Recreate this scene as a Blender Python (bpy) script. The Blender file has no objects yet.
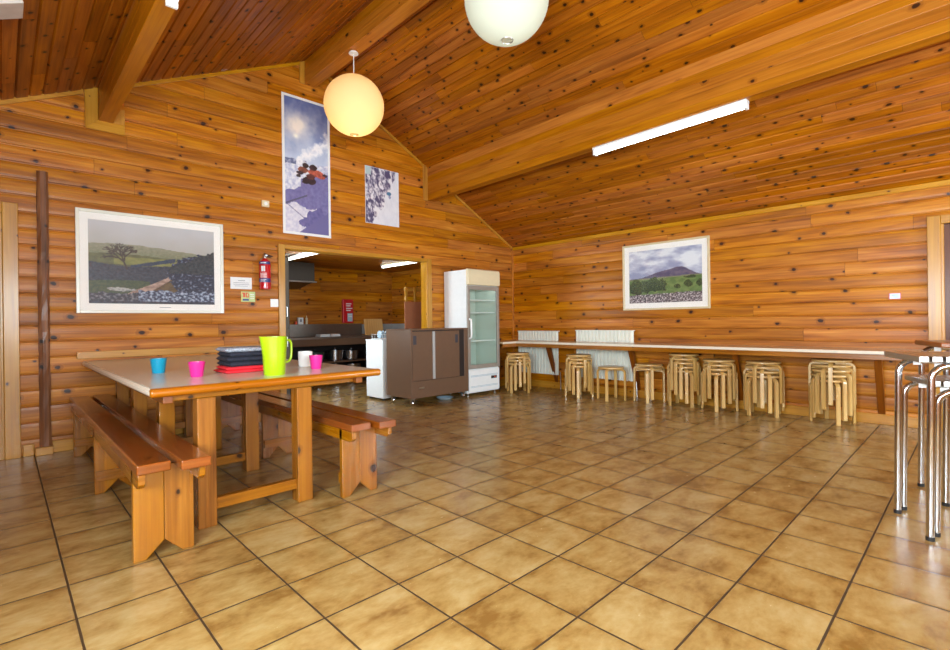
import bpy, bmesh, math, random
from mathutils import Vector, Matrix, noise as MN
PI = math.pi
sc = bpy.context.scene
COL = sc.collection
rnd = random.Random(7)

# ------------------------------------------------------------------ helpers
class MB:
    """collects shapes into one mesh (with grain UVs in metres and a tint per face)"""
    def __init__(s):
        s.v = []; s.f = []; s.uv = []; s.t = []; s.m = []
    def add(s, vs, fs, g=None, M=None, tint=None, mi=0, uvs=None):
        b = len(s.v); t = rnd.random() if tint is None else tint
        ou, ov = rnd.uniform(0, 40), rnd.uniform(0, 40)
        for f in fs:
            if uvs is not None:
                uu = [uvs[i] for i in f]
            else:
                gg = 0 if g is None else g
                P = [Vector(vs[i]) for i in f]
                n = Vector((0, 0, 0))
                for i in range(len(P)):
                    a, c = P[i], P[(i + 1) % len(P)]
                    n += Vector(((a.y - c.y) * (a.z + c.z), (a.z - c.z) * (a.x + c.x), (a.x - c.x) * (a.y + c.y)))
                k = max(range(3), key=lambda i: abs(n[i]))
                if k == gg:
                    o = [i for i in range(3) if i != gg]
                    uu = [(p[o[0]] * .6 + ou, p[o[1]] + ov) for p in P]
                else:
                    o = [i for i in range(3) if i != gg and i != k][0]
                    uu = [(p[gg] + ou, p[o] + ov + .37 * k) for p in P]
            s.f.append([b + i for i in f]); s.uv.append(uu); s.t.append(t); s.m.append(mi)
        s.v += [tuple(M @ Vector(p)) if M is not None else tuple(p) for p in vs]
        return s
    def box(s, x0, x1, y0, y1, z0, z1, g=None, M=None, tint=None, mi=0):
        vs = [(x0,y0,z0),(x1,y0,z0),(x1,y1,z0),(x0,y1,z0),(x0,y0,z1),(x1,y0,z1),(x1,y1,z1),(x0,y1,z1)]
        fs = [(0,3,2,1),(4,5,6,7),(0,1,5,4),(1,2,6,5),(2,3,7,6),(3,0,4,7)]
        if g is None:
            d = (x1-x0, y1-y0, z1-z0); g = d.index(max(d))
        return s.add(vs, fs, g, M, tint, mi)
    def prism(s, poly, ax, a, b, g=None, M=None, tint=None, mi=0):
        """polygon (in the two other axes, in order) pushed along axis ax from a to b"""
        def P(p, h):
            q = list(p); q.insert(ax, h); return tuple(q)
        n = len(poly)
        ar = sum(poly[i][0]*poly[(i+1)%n][1]-poly[(i+1)%n][0]*poly[i][1] for i in range(n))
        if (ar < 0) != (ax == 1): poly = poly[::-1]
        vs = [P(p, a) for p in poly] + [P(p, b) for p in poly]
        fs = [tuple(range(n))[::-1], tuple(range(n, 2*n))] + [(i, (i+1) % n, n+(i+1) % n, n+i) for i in range(n)]
        return s.add(vs, fs, g, M, tint, mi)
    def tube(s, path, r, n=10, closed=False, M=None, mi=0, caps=True):
        P = [Vector(p) for p in path]; N = len(P); vs = []; fs = []
        t0 = (P[1]-P[0]).normalized()
        up = Vector((0,0,1)) if abs(t0.z) < .9 else Vector((1,0,0))
        nx = t0.cross(up).normalized()
        for i in range(N):
            if closed: t = (P[(i+1)%N]-P[i-1]).normalized()
            else: t = (P[min(i+1,N-1)]-P[max(i-1,0)]).normalized()
            nx = (nx - t*nx.dot(t)).normalized(); ny = t.cross(nx)
            rr = r[i] if isinstance(r, (list, tuple)) else r
            for k in range(n):
                a = 2*PI*k/n
                vs.append(tuple(P[i] + (nx*math.cos(a)+ny*math.sin(a))*rr))
        R = N if closed else N-1
        for i in range(R):
            for k in range(n):
                j = (i+1) % N
                fs.append((i*n+k, i*n+(k+1)%n, j*n+(k+1)%n, j*n+k))
        if not closed and caps:
            fs.append(tuple(range(n))[::-1]); fs.append(tuple(range((N-1)*n, N*n)))
        return s.add(vs, fs, 2, M, None, mi)
    def lathe(s, prof, n=32, c=(0,0,0), M=None, mi=0, tint=None):
        """profile of (r, z); r=0 at an end closes it"""
        vs = []; fs = []; rows = []
        for r, z in prof:
            if r <= 1e-6:
                rows.append([len(vs)]); vs.append((c[0], c[1], c[2]+z))
            else:
                rows.append(list(range(len(vs), len(vs)+n)))
                for k in range(n):
                    a = 2*PI*k/n; vs.append((c[0]+r*math.cos(a), c[1]+r*math.sin(a), c[2]+z))
        for A, B in zip(rows, rows[1:]):
            for k in range(n):
                a0, a1 = (A[k], A[(k+1)%n]) if len(A) > 1 else (A[0], None)
                b0, b1 = (B[k], B[(k+1)%n]) if len(B) > 1 else (B[0], None)
                if a1 is None and b1 is None: continue
                if a1 is None: fs.append((a0, b1, b0))
                elif b1 is None: fs.append((a0, a1, b0))
                else: fs.append((a0, a1, b1, b0))
        return s.add(vs, fs, 0, M, tint, mi)
    def build(s, name, mats, parent=None, bevel=0, seg=2, smooth=False, loc=None):
        me = bpy.data.meshes.new(name)
        me.from_pydata(s.v, [], s.f); me.update()
        ul = me.uv_layers.new(name='grain')
        i = 0
        for u in s.uv:
            for q in u: ul.data[i].uv = q; i += 1
        at = me.attributes.new('tint', 'FLOAT', 'FACE')
        at.data.foreach_set('value', s.t)
        if not isinstance(mats, (list, tuple)): mats = [mats]
        for m in mats: me.materials.append(m)
        me.polygons.foreach_set('material_index', s.m)
        if smooth:
            me.polygons.foreach_set('use_smooth', [True]*len(me.polygons))
            me.set_sharp_from_angle(angle=smooth if smooth is not True else .7)
        me.update()
        o = bpy.data.objects.new(name, me); COL.objects.link(o)
        if parent is not None: o.parent = parent
        if loc: o.location = loc
        if bevel:
            b = o.modifiers.new('edge', 'BEVEL'); b.width = bevel; b.segments = seg
            b.limit_method = 'ANGLE'; b.angle_limit = .6; b.harden_normals = False
        return o

def tag(o, label, cat, group=None, kind=None):
    o['label'] = label; o['category'] = cat
    if group: o['group'] = group
    if kind: o['kind'] = kind
    return o
def thing(name, label, cat, loc=(0,0,0), rz=0, group=None):
    o = bpy.data.objects.new(name, None); COL.objects.link(o)
    o.empty_display_size = .1
    o.location = loc; o.rotation_euler = (0,0,rz)
    return tag(o, label, cat, group)
def struct(o):
    o['kind'] = 'structure'; return o
def dup(root, loc, rz, label, group=None):
    r = root.copy(); COL.objects.link(r); r.location = loc; r.rotation_euler = (0,0,rz)
    r['label'] = label
    if group: r['group'] = group
    for ch in list(root.children):
        c = ch.copy(); COL.objects.link(c); c.parent = r
        for gch in list(ch.children):
            d = gch.copy(); COL.objects.link(d); d.parent = c
    return r

# ------------------------------------------------------------------ materials
def srgb(r, g, b):
    f = lambda c: (c/12.92 if c <= .04045 else ((c+.055)/1.055)**2.4)
    return (f(r/255), f(g/255), f(b/255), 1)
class NT:
    def __init__(s, name):
        s.mat = bpy.data.materials.new(name); s.mat.use_nodes = True
        s.nt = s.mat.node_tree; s.n = s.nt.nodes; s.n.clear()
        s.out = s.n.new('ShaderNodeOutputMaterial')
    def node(s, t, **k):
        x = s.n.new(t)
        for a, b in k.items(): setattr(x, a, b)
        return x
    def link(s, a, b): s.nt.links.new(a, b)
    def put(s, sock, v):
        if hasattr(v, 'is_output'): s.link(v, sock)
        elif v is not None: sock.default_value = v
    def math(s, op, a, b=None, c=None, clamp=False):
        x = s.node('ShaderNodeMath', operation=op); x.use_clamp = clamp
        s.put(x.inputs[0], a)
        if b is not None: s.put(x.inputs[1], b)
        if c is not None: s.put(x.inputs[2], c)
        return x.outputs[0]
    def vmath(s, op, a, b=None):
        x = s.node('ShaderNodeVectorMath', operation=op)
        s.put(x.inputs[0], a)
        if b is not None: s.put(x.inputs[1], b)
        return x.outputs['Value' if op in ('LENGTH','DISTANCE','DOT_PRODUCT') else 'Vector']
    def noise(s, vec, scale=1, detail=3, rough=.5, dist=0):
        x = s.node('ShaderNodeTexNoise'); s.put(x.inputs['Vector'], vec)
        x.inputs['Scale'].default_value = scale; x.inputs['Detail'].default_value = detail
        x.inputs['Roughness'].default_value = rough; x.inputs['Distortion'].default_value = dist
        return x.outputs['Fac']
    def ramp(s, fac, stops, interp='LINEAR'):
        x = s.node('ShaderNodeValToRGB'); s.put(x.inputs[0], fac)
        e = x.color_ramp.elements; x.color_ramp.interpolation = interp
        while len(e) < len(stops): e.new(.5)
        for i, (p, c) in enumerate(stops): e[i].position = p; e[i].color = c
        return x.outputs[0]
    def smooth(s, v, a, b):
        x = s.node('ShaderNodeMapRange'); x.interpolation_type = 'SMOOTHSTEP'
        s.put(x.inputs[0], v); s.put(x.inputs[1], a); s.put(x.inputs[2], b)
        return x.outputs[0]
    def mix(s, fac, a, b, mode='MIX'):
        x = s.node('ShaderNodeMix'); x.data_type = 'RGBA'; x.blend_type = mode
        s.put(x.inputs[0], fac); s.put(x.inputs[6], a); s.put(x.inputs[7], b)
        return x.outputs[2]
    def bump(s, h, strength=.3, dist=.01):
        x = s.node('ShaderNodeBump'); s.put(x.inputs['Height'], h)
        x.inputs['Strength'].default_value = strength; x.inputs['Distance'].default_value = dist
        return x.outputs[0]
    def bsdf(s, color, rough=.5, metal=0, normal=None, coat=0, coat_rough=.1, spec=.5, emit=None, es=0):
        p = s.node('ShaderNodeBsdfPrincipled')
        s.put(p.inputs['Base Color'], color); s.put(p.inputs['Roughness'], rough)
        s.put(p.inputs['Metallic'], metal); p.inputs['Specular IOR Level'].default_value = spec
        p.inputs['Coat Weight'].default_value = coat; p.inputs['Coat Roughness'].default_value = coat_rough
        if normal is not None: s.put(p.inputs['Normal'], normal)
        if emit is not None:
            s.put(p.inputs['Emission Color'], emit); p.inputs['Emission Strength'].default_value = es
        s.link(p.outputs[0], s.out.inputs['Surface'])
        return p

def plain(name, col, rough=.5, metal=0, coat=0, vary=.06, scale=18, bump=0, spec=.5):
    m = NT(name)
    tc = m.node('ShaderNodeTexCoord').outputs['Object']
    n = m.noise(tc, scale, 3)
    c0 = tuple(x*(1-vary) for x in col[:3]) + (1,); c1 = tuple(min(1, x*(1+vary)) for x in col[:3]) + (1,)
    c = m.ramp(n, [(.3, c0), (.7, c1)])
    nr = m.bump(m.noise(tc, scale*6, 2), bump, .003) if bump else None
    m.bsdf(c, rough, metal, nr, coat, spec=spec)
    return m.mat

def wood(name, dark, mid, light, ku=2.0, kv=8.0, keep=.5, kr=.016, rough=.35, coat=.25, tintamp=.35, fine=.5, coat_rough=.15, spec=.5):
    m = NT(name)
    uv = m.node('ShaderNodeUVMap', uv_map='grain').outputs[0]
    tint = m.node('ShaderNodeAttribute', attribute_name='tint').outputs['Fac']
    sv = lambda a, b: m.vmath('MULTIPLY', uv, (a, b, 0))
    # knots
    wob = m.node('ShaderNodeTexNoise'); m.put(wob.inputs['Vector'], uv); wob.inputs['Scale'].default_value = 22; wob.inputs['Detail'].default_value = 2
    w2 = m.vmath('MULTIPLY', m.vmath('SUBTRACT', wob.outputs['Color'], (.5,.5,.5)), (.03,.02,0))
    uvw = m.vmath('ADD', uv, w2)
    vo = m.node('ShaderNodeTexVoronoi', voronoi_dimensions='2D', feature='F1')
    vin = m.vmath('MULTIPLY', uvw, (ku, kv, 0))
    m.put(vo.inputs['Vector'], vin); vo.inputs['Scale'].default_value = 1; vo.inputs['Randomness'].default_value = .9
    d = m.vmath('MULTIPLY', m.vmath('SUBTRACT', vin, vo.outputs['Position']), (1/ku*.75, 1/kv, 0))
    dl = m.vmath('LENGTH', d)
    sep = m.node('ShaderNodeSeparateColor'); m.put(sep.inputs[0], vo.outputs['Color'])
    has = m.math('LESS_THAN', sep.outputs[0], keep)
    r = m.math('MULTIPLY_ADD', sep.outputs[1], kr*.9, kr*.35)
    r = m.math('MULTIPLY', r, has)
    core = m.smooth(dl, m.math('MULTIPLY', r, 1.1), m.math('MULTIPLY', r, .7))
    halo = m.math('MULTIPLY', m.smooth(dl, m.math('MULTIPLY', r, 2.4), r), has)
    # grain
    n1 = m.noise(sv(1.3, 58), 1, 3, .65)
    n2 = m.noise(sv(.8, 9), 1, 3, .5, .4)
    fl = m.noise(sv(.7, 5.5), 1, 2, .5)
    ph = m.math('ADD', m.math('MULTIPLY', fl, 38), m.math('MULTIPLY', halo, 9))
    st = m.math('MULTIPLY_ADD', m.math('SINE', ph), .5, .5)
    f = m.math('ADD', m.math('MULTIPLY', n1, fine), m.math('MULTIPLY', n2, .5))
    f = m.math('ADD', f, m.math('MULTIPLY', st, .08))
    f = m.math('ADD', f, -.04 - (fine-.5)*.5)
    col = m.ramp(f, [(.28, dark), (.5, mid), (.72, light)])
    lo, hi = 1-tintamp/2, 1+tintamp/2
    tv = m.math('MULTIPLY_ADD', tint, hi-lo, lo)
    hs = m.node('ShaderNodeHueSaturation'); m.put(hs.inputs['Color'], col); m.put(hs.inputs['Value'], tv)
    t2 = m.math('FRACT', m.math('MULTIPLY', tint, 7.31))
    m.put(hs.inputs['Saturation'], m.math('MULTIPLY_ADD', t2, .08, .97))
    m.put(hs.inputs['Hue'], m.math('MULTIPLY_ADD', t2, .004, .499))
    col = hs.outputs[0]
    hd = tuple(x*y for x, y in zip(dark[:3], (.62,.5,.4))) + (1,)
    kd = tuple(x*y for x, y in zip(dark[:3], (.12,.09,.10))) + (1,)
    col = m.mix(m.math('MULTIPLY', halo, .45), col, hd)
    col = m.mix(m.math('MULTIPLY', core, .95), col, kd)
    nr = m.bump(n1, .06, .002)
    m.bsdf(col, m.math('MULTIPLY_ADD', n2, .12, rough-.06), 0, nr, coat, coat_rough, spec=spec)
    return m.mat

M = {}
M['wall'] = wood('pine_cladding', srgb(118,58,8), srgb(177,104,22), srgb(206,138,46), 2.5, 7.3, .62, .017, .45, .04, .3, spec=.28)
M['ceil'] = wood('pine_ceiling', srgb(106,52,6), srgb(158,87,12), srgb(186,114,28), 3.2, 10.5, .74, .0135, .45, .03, .34, spec=.28)
M['beam'] = wood('pine_beam', srgb(134,72,12), srgb(174,104,22), srgb(192,124,36), 1.6, 4.5, .5, .016, .42, .05, .16, spec=.3)
M['trim'] = wood('pine_trim', srgb(156,96,20), srgb(184,126,34), srgb(200,146,54), 1.6, 10, .35, .012, .34, .15, .14, spec=.4)
M['furn'] = wood('varnished_pine', srgb(104,54,8), srgb(142,83,11), srgb(164,104,26), 2.1, 7, .6, .019, .28, .4, .2)
M['seatw'] = wood('worn_bench_pine', srgb(100,46,8), srgb(134,66,14), srgb(154,84,24), 1.7, 8, .35, .012, .22, .6, .18, coat_rough=.2)
M['lip'] = wood('table_lipping', srgb(126,62,8), srgb(158,86,12), srgb(176,106,22), 1.5, 14, .4, .008, .28, .4, .1)
M['brown_wood'] = wood('dark_stained_wood', srgb(92,44,12), srgb(124,64,20), srgb(142,80,28), 1.4, 9, .3, .01, .35, .3, .15)
M['birch'] = wood('bent_birch', srgb(180,134,74), srgb(202,160,96), srgb(214,180,120), .7, 5, .05, .006, .34, .3, .12, .7)
M['post'] = wood('rough_dark_timber', srgb(60,34,18), srgb(110,64,34), srgb(146,96,58), 5, 12, .6, .014, .6, .1, .4)
M['ply'] = wood('plywood', srgb(186,132,70), srgb(208,156,90), srgb(220,174,112), 1, 4, .1, .01, .45, .1, .1)
M['darkdoor'] = wood('dark_door_veneer', srgb(66,34,22), srgb(88,46,28), srgb(104,60,36), .6, 3, .05, .006, .42, .08, .05, spec=.3)
M['back'] = plain('cladding_backing', srgb(70,42,22), .8)

# floor tiles
def floor_mat():
    m = NT('glazed_floor_tiles')
    S = .33
    pos = m.node('ShaderNodeTexCoord').outputs['Object']
    sx = m.node('ShaderNodeSeparateXYZ'); m.put(sx.inputs[0], pos)
    tx = m.math('DIVIDE', sx.outputs[0], S); ty = m.math('DIVIDE', sx.outputs[1], S)
    ix = m.math('FLOOR', tx); iy = m.math('FLOOR', ty)
    fx = m.math('SUBTRACT', tx, ix); fy = m.math('SUBTRACT', ty, iy)
    ex = m.math('MINIMUM', fx, m.math('SUBTRACT', 1, fx)); ey = m.math('MINIMUM', fy, m.math('SUBTRACT', 1, fy))
    e = m.math('MULTIPLY', m.math('MINIMUM', ex, ey), S)
    wn = m.noise(pos, 9, 2)
    e2 = m.math('ADD', e, m.math('MULTIPLY', m.math('SUBTRACT', wn, .5), .0025))
    grout = m.smooth(e2, .0056, .0028)
    cv = m.node('ShaderNodeCombineXYZ'); m.put(cv.inputs[0], ix); m.put(cv.inputs[1], iy)
    wh = m.node('ShaderNodeTexWhiteNoise', noise_dimensions='2D'); m.put(wh.inputs['Vector'], cv.outputs[0])
    off = m.vmath('MULTIPLY', wh.outputs['Color'], (30, 30, 30))
    p2 = m.vmath('ADD', m.vmath('MULTIPLY', pos, (4.5, 6.5, 1)), off)
    cl = m.noise(p2, 1.1, 6, .6, .25)
    cl2 = m.noise(m.vmath('ADD', m.vmath('MULTIPLY', pos, (22, 40, 1)), off), 1, 3, .6)
    f = m.math('MULTIPLY_ADD', cl2, .22, m.math('SUBTRACT', cl, .11))
    f = m.math('ADD', f, m.math('MULTIPLY_ADD', wh.outputs['Value'], .12, -.06))
    edge = m.smooth(e, .045, .006)
    f = m.math('SUBTRACT', f, m.math('MULTIPLY', edge, .05))
    col = m.ramp(f, [(.28, srgb(126,90,42)), (.44, srgb(154,120,66)), (.58, srgb(168,138,84)), (.75, srgb(180,154,104))])
    col = m.mix(grout, col, srgb(62,42,18))
    h = m.math('ADD', m.math('MULTIPLY', grout, -1), m.math('MULTIPLY', m.smooth(e, .006, .02), .35))
    nr = m.bump(h, .22, .004)
    rough = m.math('ADD', m.math('MULTIPLY_ADD', cl2, .1, .2), m.math('MULTIPLY', grout, .4))
    m.bsdf(col, rough, 0, nr, spec=.55)
    return m.mat
M['floor'] = floor_mat()

M['white'] = plain('white_enamel', srgb(232,234,234), .3, vary=.02, coat=.2)
M['cream'] = plain('cream_plastic', srgb(226,210,174), .4, vary=.02)
M['rad'] = plain('radiator_paint', srgb(226,226,214), .35, vary=.02)
M['lam'] = plain('beige_laminate', srgb(206,200,184), .2, vary=.03, scale=60, spec=.16)
M['lamedge'] = plain('pale_laminate_edge', srgb(224,212,192), .4, vary=.02)
M['countertop'] = plain('counter_laminate', srgb(200,176,140), .2, vary=.04, scale=40)
M['cabinet'] = plain('brown_enamel', srgb(104,78,60), .34, vary=.03, coat=.1)
M['hooddark'] = plain('dark_hood_enamel', srgb(62,52,40), .4)
M['cabdark'] = plain('cabinet_recess', srgb(34,26,24), .5)
M['cabpull'] = plain('blue_grey_pull', srgb(58,58,66), .35)
M['alu'] = plain('brushed_aluminium', srgb(196,196,196), .28, 1.0, vary=.03)
M['steel'] = plain('polished_steel_tube', srgb(205,205,208), .14, 1.0, vary=.02)
M['steelk'] = plain('catering_steel', srgb(150,142,134), .35, .9, vary=.05)
M['pot'] = plain('pan_steel', srgb(190,190,195), .2, 1.0, vary=.03)
M['black'] = plain('black_rubber', srgb(28,26,26), .6)
M['darkpan'] = plain('dark_green_pan', srgb(38,60,56), .35)
M['frame'] = plain('picture_frame_paint', srgb(230,228,214), .25, vary=.02, coat=.4)
M['frameb'] = plain('pale_wood_frame', srgb(206,186,146), .35, vary=.05)
M['mount'] = plain('mount_board', srgb(246,242,236), .6, vary=.01)
M['paper'] = plain('white_paper', srgb(232,232,232), .6, vary=.015)
M['ink'] = plain('grey_ink', srgb(130,130,140), .7)
M['red'] = plain('red_enamel', srgb(190,24,32), .25, coat=.5, vary=.03)
M['redp'] = plain('red_plastic', srgb(196,30,40), .35, vary=.03)
M['navy'] = plain('blue_label', srgb(52,60,120), .4)
M['green'] = plain('pale_green_card', srgb(190,206,140), .5)
M['orange'] = plain('red_orange_print', srgb(214,84,52), .5)
M['yellow'] = plain('yellow_print', srgb(226,196,110), .5)
M['bluecup'] = plain('blue_plastic', srgb(20,142,176), .3, vary=.02)
M['pinkcup'] = plain('pink_plastic', srgb(212,40,130), .3, vary=.02)
M['lime'] = plain('lime_plastic', srgb(152,184,8), .3, vary=.02)
M['redcloth'] = plain('red_cloth', srgb(214,30,44), .7, bump=.3, scale=60)
M['navycloth'] = plain('dark_denim_cloth', srgb(28,30,44), .85, vary=.5, scale=45, bump=.4)
M['greycloth'] = plain('speckled_grey_cloth', srgb(150,154,164), .85, vary=.5, scale=90, bump=.4)
M['hard'] = plain('hardboard', srgb(168,104,70), .6, vary=.06, scale=6)
M['tile_grey'] = plain('pale_grey_splashback', srgb(168,166,164), .3, vary=.06, scale=4)
M['bluegrey'] = plain('blue_grey_plate', srgb(168,190,204), .25)
M['inner'] = plain('fridge_liner', srgb(206,214,206), .4, vary=.02)
M['glow_plastic'] = plain('white_plastic', srgb(238,238,236), .35, vary=.01)

def glass(name, tintc=(1,1,1,1)):
    m = NT(name)
    t = m.node('ShaderNodeBsdfTransparent'); t.inputs[0].default_value = tintc
    g = m.node('ShaderNodeBsdfGlossy'); g.inputs['Roughness'].default_value = .04
    ge = m.node('ShaderNodeNewGeometry')
    c = m.math('ABSOLUTE', m.vmath('DOT_PRODUCT', ge.outputs['Normal'], ge.outputs['Incoming']))
    f = m.math('MULTIPLY_ADD', m.math('POWER', m.math('SUBTRACT', 1, c, clamp=True), 5), .96, .025)
    x = m.node('ShaderNodeMixShader')
    m.put(x.inputs[0], f); m.link(t.outputs[0], x.inputs[1]); m.link(g.outputs[0], x.inputs[2])
    m.link(x.outputs[0], m.out.inputs['Surface'])
    return m.mat
M['glass'] = glass('clear_glass')
M['fglass'] = glass('fridge_glass', (.9,.935,.915,1))

def emitter(name, col, s, base=(.8,.8,.8,1)):
    m = NT(name); m.bsdf(base, .4, emit=col, es=s); return m.mat
M['tube'] = emitter('lit_fluorescent_tube', (.9,1,.93,1), 7)
M['tubek'] = emitter('lit_kitchen_tube', (.95,1,.88,1), 3.5)
M['fridge_fill'] = emitter('fridge_fill_glow', (.95,1,.97,1), 3)  # added glow to lift the dark fridge interior
def paper_shade(name, col, emit, es):
    m = NT(name)
    d = m.node('ShaderNodeBsdfDiffuse'); d.inputs[0].default_value = col
    t = m.node('ShaderNodeBsdfTranslucent'); t.inputs[0].default_value = col
    x = m.node('ShaderNodeMixShader'); x.inputs[0].default_value = .5
    m.link(d.outputs[0], x.inputs[1]); m.link(t.outputs[0], x.inputs[2])
    e = m.node('ShaderNodeEmission'); e.inputs[0].default_value = emit; e.inputs[1].default_value = es
    a = m.node('ShaderNodeAddShader'); m.link(x.outputs[0], a.inputs[0]); m.link(e.outputs[0], a.inputs[1])
    m.link(a.outputs[0], m.out.inputs['Surface'])
    return m.mat
M['lantern_warm'] = paper_shade('warm_paper', srgb(240,222,180), (1,.6,.25,1), .05)
M['lantern_white'] = paper_shade('white_paper_shade', srgb(222,225,212), (.93,1,.88,1), .03)

def print_mat(name):
    m = NT(name)
    a = m.node('ShaderNodeAttribute', attribute_name='ink')
    m.bsdf(a.outputs['Color'], .45)
    return m.mat
M['print'] = print_mat('printed_picture')

# ------------------------------------------------------------------ room dimensions
A = 3.94; B = 5.2; L = -2.25; F = -4.3          # back wall y, right wall x, left wall x, front wall y
RX, RZ, SR, SL = 1.561, 4.30, .5336, .4828     # ridge, right and left roof slopes
zr = lambda x: RZ - SR*(x-RX) if x > RX else RZ - SL*(RX-x)
LOG = [(0,-.002),(.038,-.001),(.065,.0115),(.22,.0142),(.5,.0152),(.8,.0142),(.95,.0115),(.98,-.001),(1,-.002)]
VEE = [(0,0),(.02,.0),(.1,.013),(.9,.013),(.98,0),(1,0)]

def planks(name, O, U, V, N, v0, v1, w, lim, mat, prof, openings=(), blen=(1.6,4.2), seed=1, vstart=None, extra=()):
    r = random.Random(seed)
    O, U, V, N = Vector(O), Vector(U), Vector(V), Vector(N)
    flip = U.cross(V).dot(N) < 0
    mb = MB()
    k0 = math.floor(v0/w)
    brk = sorted(set([v0, v1] + [o[2] for o in openings] + [o[3] for o in openings] + list(extra)))
    P = lambda u, v, d: tuple(O + U*u + V*v + N*d)
    k = k0
    while k*w < v1 - 1e-6:
        a, b = k*w, (k+1)*w
        rows = [(a + t*w, d) for t, d in prof]
        full = []
        for (va, da), (vb, db) in zip(rows, rows[1:]):
            cuts = [va] + [c for c in brk if va+1e-5 < c < vb-1e-5] + [vb]
            for c0, c1 in zip(cuts, cuts[1:]):
                m_ = (c0+c1)/2
                if m_ < v0 or m_ > v1: continue
                f = lambda c: da + (db-da)*(c-va)/(vb-va)
                full.append((c0, f(c0), c1, f(c1)))
        # board ends along this course
        u = lim((a+b)/2)[0] - r.uniform(0, blen[1]); joints = []
        umax = lim((a+b)/2)[1] + 1
        while u < umax: joints.append(u); u += r.uniform(*blen)
        bd = {}
        for (c0, d0, c1, d1) in full:
            m_ = (c0+c1)/2
            l0, l1, lm = lim(c0), lim(c1), lim(m_)
            segs = [(('L',), ('R',))]
            for o in openings:
                if o[2] < m_ < o[3]:
                    segs = [(('L',), o[0]), (o[1], ('R',))]
                    oo = [q for q in openings if q[2] < m_ < q[3]]
                    oo.sort(); segs = []; p = ('L',)
                    for q in oo: segs.append((p, q[0])); p = q[1]
                    segs.append((p, ('R',))); break
            for s0, s1 in segs:
                e0 = (l0[0], l1[0]) if s0 == ('L',) else (s0, s0)
                e1 = (l0[1], l1[1]) if s1 == ('R',) else (s1, s1)
                lo, hi = max(e0), min(e1)
                cuts = [e0] + [(j-0, j-0) for j in joints if lo+.02 < j < hi-.02] + [e1]
                for i, (p, q) in enumerate(zip(cuts, cuts[1:])):
                    if min(q) <= max(p) and max(q) <= min(p): continue
                    g = .0012
                    p2 = (p[0]+g, p[1]+g) if i else p
                    q2 = (q[0]-g, q[1]-g) if i < len(cuts)-2 else q
                    key = sum(1 for j in joints if j < (p[0]+q[0])/2)
                    if key not in bd: bd[key] = (r.uniform(0,60), r.uniform(0,60), r.random())
                    ou, ov, t = bd[key]
                    vs = [P(p2[0],c0,d0), P(q2[0],c0,d0), P(q2[1],c1,d1), P(p2[1],c1,d1)]
                    uv = [(p2[0]+ou,c0+ov),(q2[0]+ou,c0+ov),(q2[1]+ou,c1+ov),(p2[1]+ou,c1+ov)]
                    fs = [(3,2,1,0)] if flip else [(0,1,2,3)]
                    mb.add(vs, fs, tint=t, uvs=uv)
                # backing
                vs = [P(e0[0],c0,-.03), P(e1[0],c0,-.03), P(e1[1],c1,-.03), P(e0[1],c1,-.03)]
                mb.add(vs, [(3,2,1,0)] if flip else [(0,1,2,3)], tint=.5, mi=1, uvs=[(0,0)]*4)
        k += 1
    # reveals of the openings
    for (u0, u1, va, vb) in openings:
        for vs in ([P(u0,va,-.06),P(u0,vb,-.06),P(u0,vb,.012),P(u0,va,.012)], [P(u1,va,-.06),P(u1,vb,-.06),P(u1,vb,.012),P(u1,va,.012)],
                   [P(u0,vb,-.06),P(u1,vb,-.06),P(u1,vb,.012),P(u0,vb,.012)], [P(u0,va,-.06),P(u1,va,-.06),P(u1,va,.012),P(u0,va,.012)]):
            mb.add(vs, [(0,1,2,3)], tint=.5, mi=1, uvs=[(0,0)]*4)
    return struct(mb.build(name, [mat, M['back']]))

def gable(v):
    xl = L if v < zr(L) else RX - (RZ-v)/SL
    xr = B if v < zr(B) else RX + (RZ-v)/SR
    return (min(xl, RX), max(xr, RX))
OPX0, OPX1, OPZ = 1.19, 3.285, 1.972
planks('wall_back', (0,A,0), (1,0,0), (0,0,1), (0,-1,0), 0, RZ, .138, gable, M['wall'], LOG, [(OPX0,OPX1,-.01,OPZ)], seed=11, extra=(zr(L),zr(B)))
planks('wall_right', (B,0,0), (0,1,0), (0,0,1), (-1,0,0), 0, zr(B), .138, lambda v: (F,A), M['wall'], LOG, [(-2.32,-1.44,-.01,1.955)], seed=5)
WL = (-2.6,-.1,.85,2.0)          # window in the left wall
WF = (-2.1,-.15,.85,2.15)           # windows in the front wall
WF2 = (3.3,4.9,.85,2.1)
planks('wall_left', (L,0,0), (0,1,0), (0,0,1), (1,0,0), 0, zr(L), .138, lambda v: (F,A), M['wall'], LOG, [WL], seed=8)
planks('wall_front', (0,F,0), (1,0,0), (0,0,1), (0,1,0), 0, RZ, .138, gable, M['wall'], LOG, [WF, WF2], seed=9, extra=(zr(L),zr(B)))
cr = Vector((1,0,-SR)).normalized(); cl = Vector((-1,0,-SL)).normalized()
lr = (B+.1-RX)/cr.x; ll = (RX-L+.1)/-cl.x
nr_ = Vector((-SR,0,-1)).normalized(); nl_ = Vector((SL,0,-1)).normalized()
planks('ceiling', (RX,0,RZ), (0,1,0), cr, nr_, 0, lr, .098, lambda v: (F-.1,A+.05), M['ceil'], VEE, seed=21, blen=(1.5,3.6))
planks('ceiling', (RX,0,RZ), (0,1,0), cl, nl_, 0, ll, .098, lambda v: (F-.1,A+.05), M['ceil'], VEE, seed=22, blen=(1.5,3.6))
# roof deck above the boards (keeps daylight out)
mb = MB()
mb.prism([(L-.2, zr(L)+.05-.2*SL), (RX, RZ+.08), (B+.2, zr(B)+.05-.2*SR), (B+.2, zr(B)+.2), (RX, RZ+.3), (L-.2, zr(L)+.2)], 1, F-.2, A+.12)
struct(mb.build('ceiling', M['back']))
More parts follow.
